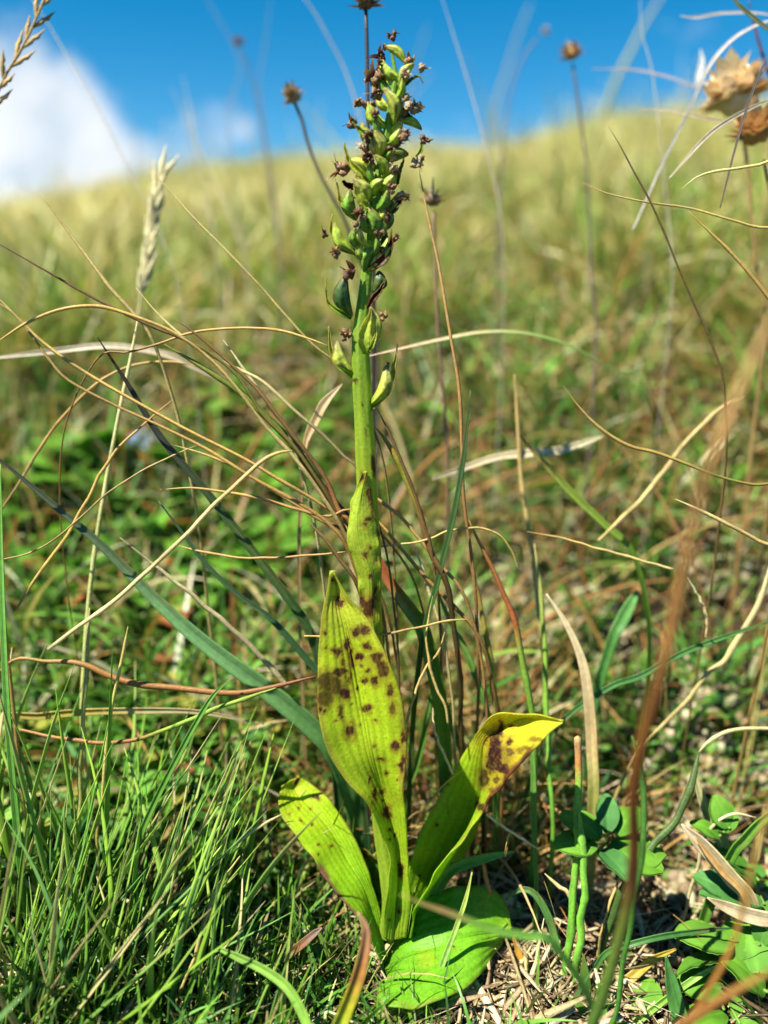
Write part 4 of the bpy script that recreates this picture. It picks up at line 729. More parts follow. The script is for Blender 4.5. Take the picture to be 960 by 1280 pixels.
 ('dry_blade','broad blurred ivory dead blade lying across the green slope',G,[(540,598),(580,585),(620,572),(660,567),(700,563),(735,552),(755,545)],[5,8,10,13,12,8,4],[44,48],S1((.50,.42,.26),(.56,.50,.32)),'blade',None,None,False),
 ('straw_stem','jointed pale cane leaning on the right side above the litter',ST,[(800,935),(830,905),(858,878),(885,840),(905,826),(918,806),(935,780),(950,750),(965,700)],[6,7,8,9,10,11,11,11,11],[24,26],[(0,(.46,.34,.16)),(.45,(.50,.40,.20)),(1,(.62,.54,.40))],'round'),
 ('dry_stem','pale hooked straw at the right over a dark green stem',ST,[(985,915),(960,911),(930,911),(905,916),(885,928),(874,940)],[5,6,7,7,7,6],[14,11],S1((.55,.46,.28),(.60,.50,.32)),'round'),
 ('green_stem','dark green stem rising from the litter to the hooked straw',ST,[(790,1090),(815,1060),(840,1030),(860,995),(868,965),(873,942)],[9,10,10,10,9,8],[-2,8],S1((.06,.12,.03),(.07,.11,.03)),'round'),
 ('grass_blade','long dark green blade lying level near the right middle',G,[(700,905),(760,860),(800,845),(850,818),(900,798),(960,778)],[7,8,8,8,7,5],[22,20],S1((.05,.16,.04),(.08,.22,.05)),'blade'),
 ('grass_blade','short upright blurred blue green blade right of centre',G,[(765,800),(775,780),(787,757),(797,738)],[14,18,18,12],[42,44],S1((.08,.24,.05),(.14,.34,.09)),'blade'),
 ('grass_blade','leaning blurred yellow green blade in the middle of the slope',G,[(790,690),(755,655),(720,622),(690,590),(668,566),(650,545)],[8,11,11,9,6,3],[36,30],[(0,(.16,.30,.03)),(.6,(.26,.34,.05)),(1,(.36,.20,.06))],'blade'),
 ('grass_blade','strong green blade entering from the right edge low down',G,[(915,1068),(930,1050),(950,1028),(985,1000)],[16,17,15,12],[2,-2],S1((.14,.34,.04),(.16,.38,.05)),'blade'),
 ('dry_blade','pale pleated dead blade standing right in the litter',G,[(905,1060),(893,1035),(880,1005),(872,980),(868,960)],[16,18,14,9,4],[9,11],S1((.34,.38,.12),(.46,.42,.22)),'blade'),
 ('straw_stem','thin white hooked straw over the green blade at the right',ST,[(878,1060),(885,1040),(900,1025),(920,1017),(945,1022)],[6,6,6,5,4],[5,4],S1((.58,.50,.36),(.62,.56,.44)),'round'),
 ('dry_blade','torn cream coloured dead leaf, upper one beside the red tipped leaf',G,[(938,1125),(915,1098),(893,1072),(872,1050),(852,1030)],[18,22,22,18,6],[-4,-2],[(0,(.60,.46,.22)),(.5,(.66,.54,.32)),(1,(.60,.50,.34))],'blade'),
 ('dry_blade','torn cream coloured dead leaf, lower one pointing left',G,[(985,1152),(955,1148),(930,1142),(905,1132),(884,1122)],[16,22,22,16,5],[-7,-6],S1((.62,.52,.34),(.58,.46,.28)),'blade'),
 ('dry_blade','folded golden brown strip lying on the upper cream leaf',G,[(930,1120),(905,1092),(885,1068),(868,1045)],[7,9,8,3],[-6,-4],S1((.52,.34,.12),(.44,.26,.10)),'blade'),
 ('yellow_blade','flat yellow dead blade near the round leaves at the bottom',G,[(755,1250),(785,1225),(815,1200),(845,1186)],[12,14,12,8],[-5,-3],S1((.44,.30,.06),(.52,.40,.06)),'blade'),
 ('grass_blade','bright green blade crossing the round leaves at the bottom right',G,[(785,1290),(830,1250),(870,1222),(900,1205)],[10,10,9,6],[-11,-9],S1((.22,.42,.06),(.26,.46,.08)),'blade'),
 ('grass_blade','dark green blade running up to the large shaded round leaf',G,[(760,1190),(790,1180),(830,1170),(880,1163),(915,1160)],[8,9,9,8,5],[-6,-9],S1((.06,.20,.04),(.04,.12,.03)),'blade'),
 ('grass_blade','wide soft green blade at the bottom right among round leaves',G,[(855,1300),(848,1265),(838,1225),(832,1195)],[26,24,18,6],[-14,-11],S1((.08,.24,.05),(.06,.18,.04)),'blade'),
 # ---- near, blurred
 ('brown_stalk','large out of focus brown stalk close to the lens on the right',ST,[(735,1300),(760,1230),(780,1150),(792,1070),(795,990),(806,920),(826,840),(845,760),(862,680),(885,590),(915,510),(950,430),(980,370)],[15,15,15,15,15,16,16,15,14,13,12,11,11],[-50,-66,-84,-95,-100],[(0,(.09,.20,.04)),(.22,(.12,.16,.03)),(.30,(.12,.045,.02)),(.5,(.26,.085,.025)),(1,(.40,.25,.11))],'round'),
 ('green_stem','out of focus green stem beside the large brown stalk',ST,[(792,1130),(802,1070),(806,1010),(800,960),(790,920)],[7,8,8,7,6],[-28,-30],S1((.08,.24,.04),(.08,.18,.04)),'round'),
 ('orange_stalk','blurred orange stalk in the bottom right corner',ST,[(845,1310),(880,1250),(912,1190),(930,1130),(945,1070),(965,1000),(985,950)],[8,8,7,7,7,7,6],[-62,-78],[(0,(.28,.10,.03)),(.4,(.38,.19,.05)),(1,(.50,.35,.13))],'round'),
 ('orange_stalk','wide blurred rust stalk lying across the bottom right corner',ST,[(830,1300),(880,1265),(930,1232),(985,1205)],[13,13,12,10],[-66,-76],[(0,(.24,.08,.03)),(.6,(.34,.16,.05)),(1,(.34,.28,.06))],'round'),
 ('blurred_blade','blurred upright blade turning from yellow below to brown above at the bottom centre',G,[(418,1300),(432,1262),(446,1225),(455,1190),(457,1160),(447,1140)],[24,23,21,17,11,6],[-38,-36],[(0,(.26,.42,.03)),(.3,(.50,.46,.03)),(.5,(.44,.20,.05)),(1,(.38,.22,.13))],'blade'),
 ('blurred_blade','blurred green blade with a reddish tip crossing the flat leaf',G,[(690,1178),(660,1170),(620,1163),(590,1152),(560,1140),(530,1130),(500,1118)],[10,12,11,9,8,5,2],[-50,-55],[(0,(.12,.30,.05)),(.5,(.18,.36,.05)),(.7,(.36,.24,.09)),(1,(.30,.32,.06))],'blade'),
 ('green_stem','blurred yellow green blade curving down in the left bottom corner',G,[(392,1310),(380,1270),(360,1235),(330,1212),(295,1195),(265,1182)],[12,13,12,12,10,6],[-36,-24],S1((.20,.38,.05),(.18,.34,.05)),'blade'),
 ('dry_stem','blurred reddish dead blade in the shade left of the flat leaf',G,[(345,1205),(362,1192),(380,1178),(395,1165),(402,1160)],[7,12,11,9,4],[-12,-16],[(0,(.16,.28,.05)),(.5,(.26,.12,.06)),(1,(.34,.26,.22))],'blade'),
 # ---- lower left
 ('straw_stem','pale green straw standing tall in the fescue, second from the left edge',ST,[(96,1080),(98,1020),(100,960),(104,900),(108,850),(110,800),(112,760)],[8,9,9,8,8,7,5],[4,8],S1((.30,.36,.10),(.44,.44,.18)),'round'),
 ('straw_stem','slim golden straw leaning right in the middle of the fescue tuft',ST,[(122,1040),(127,1000),(132,940),(140,885),(150,835),(157,800),(160,783)],[6,6,6,6,6,5,3],[2,0],S1((.44,.36,.12),(.52,.44,.18)),'round'),
 ('grass_blade','soft green blade standing at the far left edge of the photo',G,[(30,1120),(20,1020),(10,900),(5,800),(2,700),(0,580)],[10,10,9,9,8,5],[-4,-6],S1((.10,.28,.04),(.18,.42,.08)),'blade'),
 ('dry_stem','knotted white dead stem lying low across the fescue roots',ST,[(395,1208),(340,1200),(290,1187),(250,1172),(215,1155),(180,1137),(150,1122),(120,1108)],[7,8,9,9,9,8,7,5],[0,2],S1((.52,.46,.34),(.58,.52,.40)),'round'),
 ('straw_stem','tan straw arching from the fescue toward the left orchid leaf',ST,[(178,1150),(205,1130),(240,1105),(270,1080),(300,1050),(330,1030),(352,1018)],[5,6,7,7,7,6,4],[-4,0],S1((.55,.46,.28),(.58,.48,.30)),'round'),
 ('straw_stem','slender dead straw standing in front of the fescue right side',ST,[(200,1290),(225,1240),(245,1190),(258,1145),(272,1110),(300,1070)],[4,5,6,7,7,4],[-20,-14],S1((.30,.24,.12),(.46,.36,.16)),'round',None,None,False),
 ('grass_blade','long light green blade leaning right, tallest of the fescue centre',G,[(130,1150),(160,1080),(190,1010),(220,950),(250,895),(270,865),(290,848)],[8,9,9,8,7,5,2],[-2,0],S1((.08,.24,.03),(.16,.36,.06)),'blade'),
]
for r in T: stem(*r)

LM = [(490,90,'the top of the seed spike'),(485,200,'the middle of the seed spike'),(455,370,'the dark seed capsules'),(455,500,'the bare orchid stem'),(450,665,'the clasping stem leaf'),(430,790,'the tip of the spotted leaf'),(450,940,'the tall spotted leaf'),(640,930,'the scorched turned leaf tip'),
 (390,1060,'the short blunt orchid leaf'),(560,1190,'the flat ground leaf'),(150,480,'the blackish blade tip'),(330,700,'the dark pointed blade'),(60,630,'the thin end of the blue green blade'),(250,800,'the broad blue green blade'),(130,760,'the foot of the bent pale straw'),(300,600,'the bent top of the pale straw'),
 (185,300,'the feathery bleached head'),(367,122,'the small head on a bent stem'),(298,54,'the faint far flower head'),(715,68,'the tan flower head in the sky'),(681,40,'the faint white flower head'),(541,250,'the spidery seed head'),(918,118,'the papery clover head'),(945,170,'the rusty clover head'),
 (600,416,'the crest of the arched grey green blade'),(780,470,'the low end of the arched blade'),(560,400,'the spotted red brown stem'),(735,870,'the wide dry folded blade'),(722,960,'the cut green stem'),(900,1200,'the thick rounded leaves'),(765,1050,'the flat oval rosette'),(900,655,'the straw with a broken tip'),
 (780,555,'the olive curved stem'),(830,290,'the thin brown stem with a pale tip'),(648,560,'the tall tan straw'),(915,810,'the jointed pale cane'),(150,850,'the level red brown stem'),(70,925,'the rust end of the two coloured stem'),(100,1050,'the upright fescue tuft'),(900,290,'the stout orange stem'),
 (650,568,'the ivory dead blade'),(725,640,'the leaning yellow green blade'),(785,770,'the blurred blue green blade'),(10,300,'the maroon stem'),(105,330,'the tapering tan stem'),(300,340,'the straight pale gold straw'),(20,70,'the bristly tan head'),(895,220,'the yellow hooked straw'),(860,760,'the hanging curved dead stem')]
USED = set()
def own_label(adj, noun, p, size=''):
    """a label no other thing has: look first, then where it stands beside what can be found"""
    px, py = proj(np.array([p]))
    px, py = float(px[0]), float(py[0]); order = sorted(LM, key=lambda l: math.hypot(l[0]-px, l[1]-py))
    for lx, ly, ph in order[:14]:
        dx, dy = px-lx, py-ly; d = math.hypot(dx, dy)
        far = '' if d > 90 else 'just '
        if abs(dx) > 2.2*abs(dy): r = far + ('right of' if dx > 0 else 'left of')
        elif abs(dy) > 2.2*abs(dx): r = far + ('below' if dy > 0 else 'above')
        else: r = far + ('below' if dy > 0 else 'above') + ' and ' + ('right of' if dx > 0 else 'left of')
        for pre in ((adj,) if not size else (adj, size + ' ' + adj)):
            l = f'{pre} {noun} {r} {ph}'
            if l not in USED and len(l.split()) <= 16: USED.add(l); return l
    return f'{adj} {noun} {r} {ph}'
ADJ = {'S': ['golden', 'rust brown', 'straw pale'], 'C': ['buff', 'brownish', 'yellow green'], 'A': ['orange brown', 'dark rust', 'golden tan'], 'L': ['rusty', 'green to rust', 'straw coloured'], 'G': ['mid green', 'dark green', 'yellowing']}
def scatter_stems(count, name, adjs, cat, group, zone, cols, wid, lean, length, kind='round', bend=1.0):
    """further loose stems nobody traced: rooted on the ground, arching over"""
    protos = []
    for i in range(5):
        pts = []; th = .1; p = np.zeros(3); cu = rand(.5, 1.6)*bend
        for k in range(9): pts.append(p.copy()); p = p + np.array([math.sin(th), rand(-.05, .05), math.cos(th)])/8; th += cu/8
        w = wid*.5
        protos.append(tube_mesh(name, pts, [w, w, w*.9, w*.75, w*.5, w*.15], cols[i % len(cols)], M_STRAW if kind == 'round' else M_GRASS, 6, 20, .8 if kind == 'round' else .12, (0, -1, .3), 0 if kind == 'round' else .3, seed=i))
    for i in range(count):
        x, y = zone(); o = obj(shoot(name), protos[i % 5], None, (x, y, float(H(x, y))-.001)); s = rand(*length)
        # the shared mesh is one unit long with its width given in those units
        o.scale = (s, s, s); o.rotation_euler = (rand(-lean, lean), rand(-lean, lean), rand(0, 6.28)); zf = 1 if group != 'pale culms on the hillside' else .8
        o['label'] = own_label(adjs[i % 5 % len(adjs)], cat if cat != 'dry stem' else ('thin dry stem' if zf == 1 else 'dead culm'), (x, y, float(H(x, y)) + s*.5), 'tall' if s > (length[0]+length[1])/2 else 'short'); o['category'] = cat; o['group'] = group
def zone_fan(r0, r1, a0, a1):
    def f():
        r = r0*(r1/r0)**rand(0, 1); a = math.radians(rand(a0, a1)); return float(r*math.sin(a)), float(CAM[1]+r*math.cos(a))
    return f
scatter_stems(60, 'dry_stem', ADJ['S'], 'dry stem', 'dry stems blurred on the slope', zone_fan(.33, .8, -26, 27), [S1((.40, .24, .09), (.48, .32, .13)), S1((.30, .13, .05), (.40, .20, .08)), S1(PALE, STRAW)], .018, .35, (.05, .11))
scatter_stems(46, 'crest_stem', ADJ['C'], 'dry stem', 'pale culms on the hillside', zone_fan(.8, 2.6, -26, 27), [S1((.46, .40, .20), (.60, .52, .34)), S1((.30, .24, .12), (.44, .34, .22)), S1((.30, .34, .10), (.50, .46, .24))], .02, .3, (.12, .26), bend=.5)
scatter_stems(95, 'arching_stem', ADJ['A'], 'dry stem', 'rusty stems of the right hand thicket', zone_fan(.28, .58, 5, 29), [S1((.34, .15, .05), (.42, .22, .08)), S1((.22, .09, .04), (.40, .20, .08)), S1((.50, .38, .16), (.46, .30, .12))], .013, .6, (.045, .10), bend=1.5)
scatter_stems(20, 'low_stem', ADJ['L'], 'dry stem', 'rusty stems low beside the orchid', zone_fan(.25, .32, 1, 13), [S1((.30, .12, .04), (.40, .20, .07)), S1((.12, .2, .03), (.34, .14, .05)), S1((.46, .32, .14), (.46, .30, .12))], .020, .9, (.02, .05), bend=1.2)
scatter_stems(34, 'green_blade', ADJ['G'], 'grass blade', 'green blades behind the litter', zone_fan(.26, .42, -2, 26), [S1((.08, .22, .03), (.14, .32, .05)), S1((.05, .16, .04), (.10, .26, .07)), S1((.16, .26, .04), (.34, .30, .08))], .035, .4, (.02, .05), 'blade')

# ------------------------------------------------------------------ fescue tufts, every blade its own part
def tuft(name, label, px, py, count, ln, spread, lean_x, wid, cols, off=None, loc=None, mt=None):
    b = hit(px, py) if loc is None else np.array([loc[0], loc[1], float(H(*loc))]); t = thing(name, label, 'grass tuft', b - np.array([0, 0, .001]))
    protos = []
    for i in range(14):
        pts = []; th = 0.; p = np.zeros(3); cu = rand(-.1, .7)
        for k in range(7): pts.append(p.copy()); p = p + np.array([math.sin(th), 0, math.cos(th)])/6; th += cu/6
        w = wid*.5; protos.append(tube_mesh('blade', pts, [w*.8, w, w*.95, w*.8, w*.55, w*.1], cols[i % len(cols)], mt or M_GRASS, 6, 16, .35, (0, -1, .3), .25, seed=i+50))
    for i in range(count):
        o = obj('blade', protos[i % 14], t, (rand(-spread, spread), rand(-spread*.7, spread*.7), 0)); s = rand(*ln)
        az = rand(0, 6.28); tl = abs(RNG.normal(0, .42))
        d = nrm(np.array([math.cos(az)*math.sin(tl)+lean_x, math.sin(az)*math.sin(tl)*.7, math.cos(tl)]))
        tipp = np.array(t.location) + np.array(o.location) + d*s; bad = False
        for fr in (.3, .45, .6, .75, .9, 1):
            ax_, ay_ = proj(np.array([np.array(t.location) + np.array(o.location) + d*s*fr])); bad |= (340 < ax_[0]+.35*(ay_[0]-960)*0 and ax_[0] < 660 and 955 < ay_[0] < 1262 and ax_[0] > 330 + max(0, ay_[0]-1040)*.55)
        if bad and py > 1050 and t.location.y < .03: bpy.data.objects.remove(o); continue
        q = Vector(d).to_track_quat('Z', 'Y'); o.rotation_mode = 'QUATERNION'; o.rotation_quaternion = q; o.scale = (s*1.0, s*1.0, s)
    return t
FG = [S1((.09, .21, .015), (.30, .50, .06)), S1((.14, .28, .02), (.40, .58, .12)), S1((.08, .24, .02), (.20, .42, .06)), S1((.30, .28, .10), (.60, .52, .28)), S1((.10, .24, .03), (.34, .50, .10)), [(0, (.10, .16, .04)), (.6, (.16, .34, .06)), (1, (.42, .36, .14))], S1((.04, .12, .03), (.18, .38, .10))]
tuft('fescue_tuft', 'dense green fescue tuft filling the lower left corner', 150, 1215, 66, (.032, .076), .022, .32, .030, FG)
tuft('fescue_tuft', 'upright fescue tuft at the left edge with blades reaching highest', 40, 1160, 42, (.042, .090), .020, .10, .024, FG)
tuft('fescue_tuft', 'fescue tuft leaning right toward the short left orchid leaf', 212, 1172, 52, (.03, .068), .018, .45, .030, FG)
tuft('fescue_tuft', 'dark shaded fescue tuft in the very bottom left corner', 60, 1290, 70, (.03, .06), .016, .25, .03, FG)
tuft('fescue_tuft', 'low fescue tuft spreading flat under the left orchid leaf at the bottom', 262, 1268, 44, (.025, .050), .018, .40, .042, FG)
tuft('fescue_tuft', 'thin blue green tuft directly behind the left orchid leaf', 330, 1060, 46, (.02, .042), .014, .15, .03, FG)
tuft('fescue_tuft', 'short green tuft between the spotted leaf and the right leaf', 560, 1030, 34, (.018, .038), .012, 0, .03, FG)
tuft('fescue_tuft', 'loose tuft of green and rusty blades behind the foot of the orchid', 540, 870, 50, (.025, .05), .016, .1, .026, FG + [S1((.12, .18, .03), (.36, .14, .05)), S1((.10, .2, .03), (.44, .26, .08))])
tuft('added_shade_tuft', 'unseen thick tuft added beyond the left edge to shade the lower left corner', 0, 0, 240, (.055, .095), .022, .05, .05, FG, loc=(-.146, -.084))  # out-of-view tuft, added only to cast shade over the lower left

# ------------------------------------------------------------------ broad-leaved plants
def leafmesh(name, ratio=.7, cup=.18, fold=.1, c0=(.10, .28, .03), c1=(.16, .38, .05), red=0, serr=0.0, seed=0):
    nu, nv = 15, 11; u = np.linspace(0, 1, nu); v = np.linspace(-1, 1, nv)
    w = ratio*.5*np.sin(math.pi*np.clip(u*.93+.035, 0, 1)**.85)**.75*(1+serr*np.sin(u*46))
    X = u[:, None]*np.ones(nv); Yv = w[:, None]*v; Z = fold*np.abs(Yv) - cup*(X-.4)**2*1.2 - cup*Yv**2*1.5 + .02*vnoise(X*5, Yv*8, s=seed) + .012*np.cos(X*34+np.abs(Yv)*30)*np.abs(v)
    V = np.stack([X, Yv, Z], -1).reshape(-1, 3); t = np.repeat(u, nv)[:, None]; vv = np.tile(v, nu)[:, None]
    c = np.array(c0)*(1-t)+np.array(c1)*t; c = c*(1+.25*np.exp(-(vv/.1)**2))*(1+.15*vnoise(X.ravel()*8, Yv.ravel()*8, s=seed+1))[:, None]
    if red: k = sstep(.55, .95, t+.15*vnoise(X.ravel()*5, Yv.ravel()*5, s=seed+2)[:, None])*red; c = c*(1-k)+np.array([.36, .06, .03])*k
    top = V; bot = V - np.array([0, 0, .03]); n = nu*nv
    F1 = grid_faces(nu, nv)[:, ::-1]; F2 = grid_faces(nu, nv)+n
    e = [(i*nv, (i+1)*nv) for i in range(nu-1)] + [((i+1)*nv+nv-1, i*nv+nv-1) for i in range(nu-1)]
    E = np.array([(a, b, b+n, a+n) for a, b in e])
    return mesh_np(name, np.vstack([top, bot]), np.vstack([F1, F2, E]), None, np.vstack([c, c*.9]), True, M_BROAD)
LFV = [leafmesh('leaf', .8, .35, .2, (.08, .24, .02), (.15, .34, .03), seed=1), leafmesh('leaf', .62, .4, .35, (.06, .19, .02), (.11, .28, .03), seed=2), leafmesh('leaf', .95, .35, .12, (.10, .27, .03), (.17, .37, .04), seed=3),
       leafmesh('leaf', .75, .3, .2, (.14, .28, .05), (.30, .30, .06), red=.8, seed=4), leafmesh('leaf', .55, .2, .3, (.05, .17, .04), (.09, .26, .06), seed=5)]
def place_leaf(parent, me, p, size, az, tilt, roll=0, base=None, label=None):
    o = obj('leaf', me, parent, Vector(p) - Vector(base)); o.scale = (size,)*3; o.rotation_mode = 'XYZ'; o.rotation_euler = (roll, -tilt, az)
    if label: o['label'] = label
    return o
def leafy(name, label, cat, b, leaves, group=None):
    """leaves: (px, py, off mm, length m, azimuth deg, tilt deg, roll deg, variant); the leaf grows from that pixel"""
    t = thing(name, label, cat, b, group)
    for L4 in leaves:
        px, py, off, s, az, ti, ro, v = L4; p = P(px, py, off*.001); s *= .86
        place_leaf(t, LFV[v], p, s, math.radians(az), math.radians(ti), math.radians(ro), b)
        # leaf stalk down to the root
        pts = np.array([b + np.array([0, 0, -.001]), (b+p)/2 + np.array([0, 0, .002]), p]) - b
        q = obj('leaf_stalk', tube_mesh('leaf_stalk', pts, [.0006, .0005, .0004], S1((.14, .20, .05), (.16, .28, .05)), M_GRASS, 5, 8), t)
    return t
b = hit(880, 1225)
leafy('round_leaved_plant', 'low plant with thick rounded glossy leaves in the bottom right corner', 'plant', b,
  [(915,1172,-6,.0165,178,10,8,2),(903,1196,-8,.0140,185,-8,25,1),(905,1235,-10,.013,170,5,-20,0),(912,1205,-10,.013,60,30,20,0),(948,1215,-12,.017,85,25,-15,2),(905,1262,-12,.014,200,0,10,0),(925,1280,-14,.018,30,10,0,2),(960,1240,-14,.016,140,30,10,0),(950,1180,-8,.014,50,40,0,1)])
b = hit(800, 1270)
leafy('round_leaved_plant', 'small dark leaved seedling at the bottom edge left of the rounded leaves', 'plant', b, [(790,1285,-10,.012,120,15,10,0),(800,1262,-10,.011,60,20,-10,2),(775,1268,-9,.010,170,10,0,0)])
b = hit(765, 1055)
leafy('round_leaved_plant', 'flat green rosette of oval leaves behind the jointed green stem', 'plant', b,
  [(762,1066,0,.017,5,5,0,2),(760,1062,0,.016,-25,0,10,0),(752,1060,0,.014,-70,0,0,4),(752,1045,0,.014,140,15,0,0),(760,1040,2,.013,80,30,0,4),(745,1050,0,.013,190,5,0,2),(770,1040,3,.013,40,20,0,0)])
b = hit(925, 1090)
leafy('wet_leaved_plant', 'dewy green leaf with a purple red tip under the cream dead leaves', 'plant', b, [(935,1125,-2,.016,150,12,-20,4),(948,1100,1,.022,140,18,20,1),(955,1130,-3,.018,165,5,0,4)])
b = hit(905, 1040)
leafy('seedling', 'soft pale green seedling beside the strong green blade at the right', 'plant', b, [(905,1040,4,.010,70,40,0,0),(912,1035,4,.010,110,50,0,2),(900,1045,3,.009,150,20,0,0)])
GRP = 'small leafy seedlings in the shaded left middle'
def seedling(px, py, k, s, grp, lab, red=.12):
    b = hit(px, py)
    if b is None: return
    a0 = rand(0, 6.28); reds = 0; t = thing('seedling', '', 'plant', b, grp)
    for i in range(k):
        a = a0 + i*6.28/k + rand(-.35, .35); h = rand(.003, .016); rr = rand(.2, .6)*s; v = 3 if rand(0, 1) < red else int(rand(0, 3)); reds += v == 3
        place_leaf(t, LFV[v], b + np.array([math.cos(a)*rr, math.sin(a)*rr, h]), s*rand(.7, 1.15), a, rand(-.1, .75), rand(-.3, .3), b)
    t['label'] = own_label('red tinged' if reds else 'green', lab, b, 'larger' if s > .012 else 'smaller')
for i in range(44): seedling(rand(-20, 410), rand(540, 790), 6, rand(.013, .023), GRP, 'round leaved seedling')
for i in range(12): seedling(rand(-20, 400), rand(440, 570), 6, rand(.011, .018), 'blurred leafy seedlings on the left slope', 'round leaved seedling', .2)
for i in range(12): seedling(rand(520, 960), rand(400, 640), 5, rand(.009, .016), 'blurred leafy seedlings on the right slope', 'round leaved seedling', .03)
for i in range(16): seedling(rand(0, 420), rand(790, 1000), 5, rand(.004, .008), 'tiny seedlings between the fescue blades', 'tiny leaved seedling', .03)

# ------------------------------------------------------------------ dried flower heads on stems and seed heads
def seed_flower(name, label, cat, head, stempts, w, off, rpx, c_head, c_stem, spiky=.5, squash=.8, n=60, lw=.35, group=None):
    k = len(stempts); Q = [P(p[0], p[1], off*.001) for p in stempts]
    q0 = Q[0]; bx, by = q0[0], q0[1]; base = np.array([bx, by, float(H(bx, by))-.001])
    t = thing(name, label, cat, base, group)
    pts = np.array([base, (base*.6+Q[0]*.4)] + Q) - base if Q[0][2] - base[2] > .004 else np.array([base]+Q[1:])-base
    r = w*.5/F*depth(Q[-1])
    obj('stem', tube_mesh('stem', pts, [r*1.1, r, r, r*.9, r*.8], c_stem, M_STRAW, 7, 40), t)
    c = P(head[0], head[1], off*.001); R = rpx/F*depth(c); ax = nrm(c - Q[-2]) if k > 1 else np.array([0, 0, 1.])
    S = nrm(np.cross(ax, [0, 1, .2])); U = np.cross(S, ax)
    nu, nv = 10, 14; th = np.linspace(.1, math.pi-.1, nu); ph = np.arange(nv)*2*math.pi/nv
    D = np.stack([np.outer(np.sin(th), np.cos(ph)), np.outer(np.sin(th), np.sin(ph)), np.outer(np.cos(th), np.ones(nv))], -1); dd = vnoise(D[..., 0]*4, D[..., 1]*4, D[..., 2]*4, s=5)
    V = c + (S*D[..., :1]+U*D[..., 1:2]+ax*D[..., 2:]*squash)*(R*.62*(1+.2*dd))[..., None] - base
    obj('receptacle', mesh_np('receptacle', V, grid_faces(nu, nv, True), None, np.array(c_head[0])*np.ones((nu*nv, 3)), True, M_WITH), t)
    Vs, Qs, Cs, b_ = [], [], [], 0
    for i in range(n):   # papery bracts around the head
        z = rand(-.5, 1); a = rand(0, 6.28); rr = math.sqrt(max(0, 1-z*z)); d = S*math.cos(a)*rr+U*math.sin(a)*rr+ax*z
        p0 = c + d*R*.5; m = 5; g = np.linspace(0, 1, m); dir_ = nrm(d + ax*.5); C = p0 + dir_*(g*R*rand(.4, .6+spiky))[:, None] + (ax*(-.0) + S*rand(-.2, .2)*R)*(g**2)[:, None]
        wv = nrm(np.cross(d, ax)+1e-6)*R*lw*.5; wd = (np.sin(np.clip(g*.75+.25, 0, 1)*math.pi)+.05)[:, None]
        Vs.append(np.stack([C-wv*wd, C+d*R*.05, C+wv*wd], 1).reshape(-1, 3)-base); Qs.append(grid_faces(m, 3, False, b_)); b_ += m*3
        cc = np.array(c_head[int(rand(0, len(c_head)))])*rand(.8, 1.2); Cs.append(np.tile(cc, (m*3, 1)))
    obj('flower_head', mesh_np('flower_head', np.vstack(Vs), np.vstack(Qs), None, np.vstack(Cs), True, M_WITH), t)
    return t
DK = S1((.07, .06, .06), (.10, .08, .07))
HD = [(.34, .26, .16), (.22, .15, .08), (.46, .40, .30)]
seed_flower('dried_flower', 'small dried flower head on a dark bent stem against the sky left of the spike', 'dried flower', (367,122), [(470,420),(440,300),(418,250),(400,218),(385,180),(376,145),(369,130)], 5, 75, 14, HD, DK, .5)
seed_flower('dried_flower', 'dried flower head cut by the top edge, straight dark stem beside the spike', 'dried flower', (457,4), [(466,330),(462,250),(460,160),(459,90),(458,40),(457,12)], 6, 40, 15, [(.16, .11, .08), (.24, .17, .10)], S1((.04, .03, .04), (.06, .05, .06)), .6)
seed_flower('dried_flower', 'tan dried flower head blurred in the sky right of the spike', 'dried flower', (715,68), [(745,420),(738,330),(735,230),(727,160),(720,110),(716,80)], 3.5, 130, 13, [(.36, .22, .10), (.24, .14, .07), (.44, .32, .14)], S1((.20, .14, .14), (.16, .12, .14)), .5)
seed_flower('dried_flower', 'spidery grey brown seed head just right of the spike against the slope', 'dried flower', (541,250), [(560,600),(552,480),(546,380),(544,310),(542,265)], 5, 60, 16, [(.22, .16, .10), (.34, .26, .16)], S1((.16, .09, .07), (.22, .14, .10)), .9, n=34, lw=.16)
seed_flower('dried_flower', 'faint small flower head far off in the sky at the left', 'dried flower', (298,54), [(350,330),(340,240),(326,150),(312,90),(301,64)], 2.5, 260, 7, [(.28, .20, .22), (.34, .24, .22)], S1((.18, .14, .20), (.18, .14, .20)), .5)
seed_flower('dried_flower', 'faint white flower head on a bowed stem high in the sky right of centre', 'dried flower', (681,40), [(625,230),(630,170),(640,110),(655,70),(672,48)], 2.5, 220, 6, [(.5, .46, .5), (.44, .38, .4)], S1((.2, .16, .22), (.2, .16, .22)), .4)
# big papery tan clover-like head at the right edge
seed_flower('clover_head', 'large papery tan dead clover head at the upper right edge', 'dried flower', (918,118), [(955,420),(945,330),(938,250),(932,190),(926,150)], 5, 85, 40, [(.78, .69, .47), (.70, .56, .32), (.80, .74, .58), (.58, .42, .20)], S1((.30, .19, .08), (.34, .22, .10)), .25, squash=1.0, n=110, lw=.55)
seed_flower('clover_head', 'rust brown dead clover head lower at the right edge', 'dried flower', (945,165), [(985,420),(975,330),(965,260),(955,200)], 4, 60, 30, [(.46, .28, .12), (.36, .20, .09), (.56, .40, .20)], S1((.22, .14, .06), (.26, .15, .07)), .35, n=80, lw=.4)

